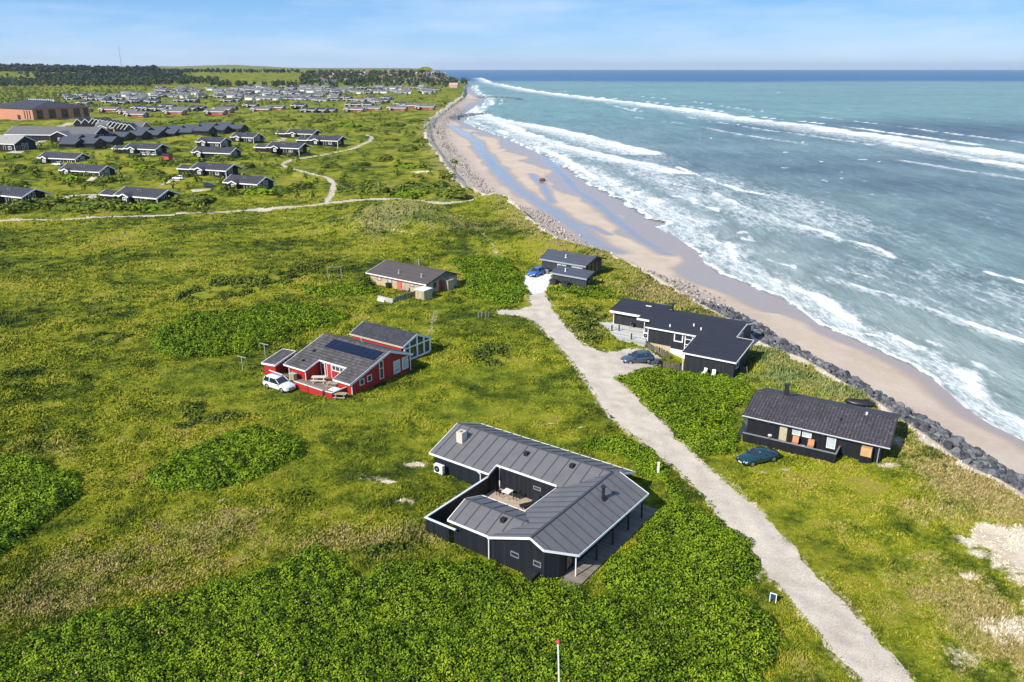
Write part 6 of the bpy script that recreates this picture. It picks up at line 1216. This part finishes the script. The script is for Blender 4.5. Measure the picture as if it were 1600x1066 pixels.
# little red hut, mast, chapel and hut on the headland
p = G(254, 250); t = thing('red_hut', 'tiny bright red hut with a dark roof in the scrub between black houses', 'hut', tuple(p), R(-20)); MB().walls([(0, 0), (3.5, 0), (3.5, 2.5), (0, 2.5)], lambda u, v: 2 + .5 * (1.25 - abs(v - 1.25)), -.8, 4).obj('wall', plain('bright_red_boards', (.5, .06, .05), .6), t); m = MB(); m.slab([(-.2, -.3), (3.7, -.3), (3.7, 1.25), (-.2, 1.25)], (2.05, 0, .5), .1); m.slab([(-.2, 1.25), (3.7, 1.25), (3.7, 2.8), (-.2, 2.8)], (3.3, 0, -.5), .1); m.obj('roof', DARKM, t)
p = G(191, 112); t = thing('radio_mast', 'thin grey radio mast standing above the far forest', 'mast', tuple(p)); MB().tube((0, 0, 0), (0, 0, 62), .9, .35, 6).obj('mast', GALV, t); MB().box(-1.5, 1.5, -.4, .4, 52, 54).obj('antenna', GALV, t)
p = G(702, 137); t = thing('pink_house', 'pinkish house with a pale roof alone on the headland', 'house', tuple(p), R(-10)); MB().walls([(0, 0), (16, 0), (16, 10), (0, 10)], lambda u, v: 4.5 + .8 * (5 - abs(v - 5)), -2, 4).obj('wall', plain('pink_render', (.55, .34, .28), .8), t); m = MB(); m.slab([(-.5, -.5), (16.5, -.5), (16.5, 5), (-.5, 5)], (4.7, 0, .8), .2); m.slab([(-.5, 5), (16.5, 5), (16.5, 10.5), (-.5, 10.5)], (12.7, 0, -.8), .2); m.obj('roof', plain('pink_roof', (.50, .30, .25), .8), t)
p = G(692, 116); t = thing('white_chapel', 'small white chapel with a stub tower at the tip of the far hill', 'chapel', tuple(p), R(-10)); MB().walls([(0, 0), (14, 0), (14, 8), (0, 8)], lambda u, v: 5 + (4 - abs(v - 4)), -2, 4).obj('wall', WHITEW, t); m = MB(); m.slab([(-.4, -.4), (14.4, -.4), (14.4, 4), (-.4, 4)], (5.2, 0, 1), .2); m.slab([(-.4, 4), (14.4, 4), (14.4, 8.4), (-.4, 8.4)], (13.2, 0, -1), .2); m.obj('roof', OLDR, t); MB().box(14.0, 18, 2, 6, -2, 13).obj('tower', WHITEW, t)
# cars in the settlement
CP_ = [m_paint('far_white_paint', (.75, .75, .75)), m_paint('far_dark_paint', (.03, .035, .05)), m_paint('far_red_paint', (.3, .03, .03))]
for px, py, k, az, lab, kd in ((328, 293, 1, 10, 'dark blue car left of the glazed gable house', 'hatch'), (343, 228, 0, 10, 'white car before the broad gabled black house', 'hatch'), (332, 227, 1, 10, 'dark car beside the white one before the broad gabled house', 'hatch'), (409, 221, 0, 170, 'white van right of the black house by the path', 'suv'), (222, 244, 0, 175, 'white car in front of the black house near the red hut', 'hatch'), (238, 244, 0, 185, 'second white car, right of the other near the red hut', 'hatch'), (247, 243, 1, 185, 'dark car at the right end of the row near the red hut', 'hatch'), (90, 259, 0, 170, 'white car under the eaves of a long black house, far left', 'hatch'), (18, 228, 0, 20, 'white van at the dark glazed gable, left edge', 'suv'), (38, 228, 0, 5, 'white car on the forecourt at the left edge', 'hatch'), (48, 227, 1, 5, 'dark car on the forecourt at the left edge', 'hatch'), (62, 216, 0, 5, 'white car on the forecourt near the centre building', 'hatch'), (30, 310, 0, 170, 'white car at the porch of the house cut by the left edge', 'hatch'), (279, 281, 0, 175, 'white car in the open carport left of the front gables', 'hatch')):
    p = G(px, py); car('parked_car', lab, tuple(p + [0, 0, .05]), R(az), CP_[k], 4.3, 1.8, 1.9 if kd == 'suv' else 1.5, kd, 'cars in the settlement', detail=False)
# sandy drives
DR = [([(88, 312), (112, 306), (150, 304), (140, 311)], 1.5), ([(140, 283), (152, 276), (158, 275)], 1.6), ([(256, 289), (275, 281), (285, 280)], 1.5), ([(300, 299), (330, 296)], 1.3), ([(430, 222), (444, 216)], 2.2), ([(20, 240), (60, 222), (120, 214)], 3.0), ([(110, 186), (150, 184), (160, 182)], 3.0), ([(40, 206), (80, 200), (110, 192)], 3.0)]
for q, w in DR:
    q = np.array([G(*a) for a in q]); m = []; n = 14; cs = []
    f = np.linspace(0, len(q) - 1, n); pts = np.array([[np.interp(a, range(len(q)), q[:, k]) for k in range(2)] for a in f]); d = np.gradient(pts, axis=0); d /= np.linalg.norm(d, axis=1)[:, None]; nn = np.stack([-d[:, 1], d[:, 0]], 1)
    Vv = []
    for j in np.linspace(-1, 1, 7):
        e = pts + nn * (w * j * (1 + .2 * fbm(pts[:, :1] / 3, pts[:, 1:] / 3, 2, 2))); Vv.append(np.column_stack([e, H(e[:, 0], e[:, 1]) + .10 - .06 * abs(j)]))
    link('sandy_drive', raw_mesh('sandy_drive', np.stack(Vv, 0).reshape(-1, 3), quads(7, n), [PATHM]), kind='structure')
WOODM = m_leaf('wood_leaves', (0.012, 0.026, 0.010), (0.032, 0.056, 0.020), (0.075, 0.105, 0.04))
LOWS = m_leaf('low_scrub_leaves', (0.035, 0.055, 0.006), (0.11, 0.15, 0.012), (0.20, 0.24, 0.03))
# ------------------------------------------------------------------ far woods
def wood(regions, name, mat, hlo, hhi, per=26, seed=1, leaf=1.5, conif=False):
    r = np.random.default_rng(seed); C, N, T, Sz = [], [], [], []
    for x0, x1, y0, y1, n in regions:
        for _ in range(n):
            p = G(r.uniform(x0, x1), r.uniform(y0, y1)); hh = r.uniform(hlo, hhi); u = r.normal(size=(per, 3)); u /= np.linalg.norm(u, axis=1)[:, None]; zf_ = (u[:, 2] * .5 + .5)
            wd = hh * (.34 if not conif else .22) * (1.0 if not conif else (1.15 - zf_)); c = np.stack([p[0] + u[:, 0] * wd, p[1] + u[:, 1] * wd, p[2] + hh * (.25 + .75 * zf_)], 1) + r.normal(size=(per, 3)) * .35
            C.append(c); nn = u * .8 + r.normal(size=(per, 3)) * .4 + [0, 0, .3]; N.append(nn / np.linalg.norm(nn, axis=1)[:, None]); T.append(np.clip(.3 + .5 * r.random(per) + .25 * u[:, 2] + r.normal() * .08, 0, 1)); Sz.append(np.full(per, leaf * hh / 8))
    C, N, T, Sz = map(np.concatenate, (C, N, T, Sz)); Vv, Q = leaf_quads(C, N, Sz, .8); link(name, raw_mesh(name, Vv, Q, [mat], fattr={'tint': np.repeat(T[:, None], 3, 1)}), kind='stuff')
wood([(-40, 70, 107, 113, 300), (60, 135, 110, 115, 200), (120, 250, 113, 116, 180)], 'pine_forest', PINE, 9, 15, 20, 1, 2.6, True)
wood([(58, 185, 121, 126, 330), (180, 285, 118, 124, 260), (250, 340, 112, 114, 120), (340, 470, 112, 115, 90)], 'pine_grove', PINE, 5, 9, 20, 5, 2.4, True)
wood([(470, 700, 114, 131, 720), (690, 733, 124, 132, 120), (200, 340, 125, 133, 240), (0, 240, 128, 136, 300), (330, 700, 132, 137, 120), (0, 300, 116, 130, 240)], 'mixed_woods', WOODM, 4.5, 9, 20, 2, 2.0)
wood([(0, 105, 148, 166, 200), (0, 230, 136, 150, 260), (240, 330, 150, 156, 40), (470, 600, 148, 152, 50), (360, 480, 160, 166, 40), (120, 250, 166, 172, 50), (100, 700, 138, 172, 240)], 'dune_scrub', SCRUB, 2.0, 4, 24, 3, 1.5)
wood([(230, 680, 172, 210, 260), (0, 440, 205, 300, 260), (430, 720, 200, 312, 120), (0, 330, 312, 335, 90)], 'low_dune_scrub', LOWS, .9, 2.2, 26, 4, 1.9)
# air over the whole coast
hz = MB(); hz.box(-30000, 30000, -2000, 30000, -40, 140); hm = bpy.data.materials.new('sea_air'); hm.use_nodes = True; ht = hm.node_tree; ht.nodes.clear()
ho_ = ht.nodes.new('ShaderNodeOutputMaterial'); hv = ht.nodes.new('ShaderNodeVolumePrincipled'); hv.inputs['Color'].default_value = (.78, .87, 1, 1); hv.inputs['Density'].default_value = 4.5e-5; hv.inputs['Anisotropy'].default_value = .2; ht.links.new(hv.outputs[0], ho_.inputs['Volume'])
hz.obj('haze', hm)['kind'] = 'stuff'
grass()
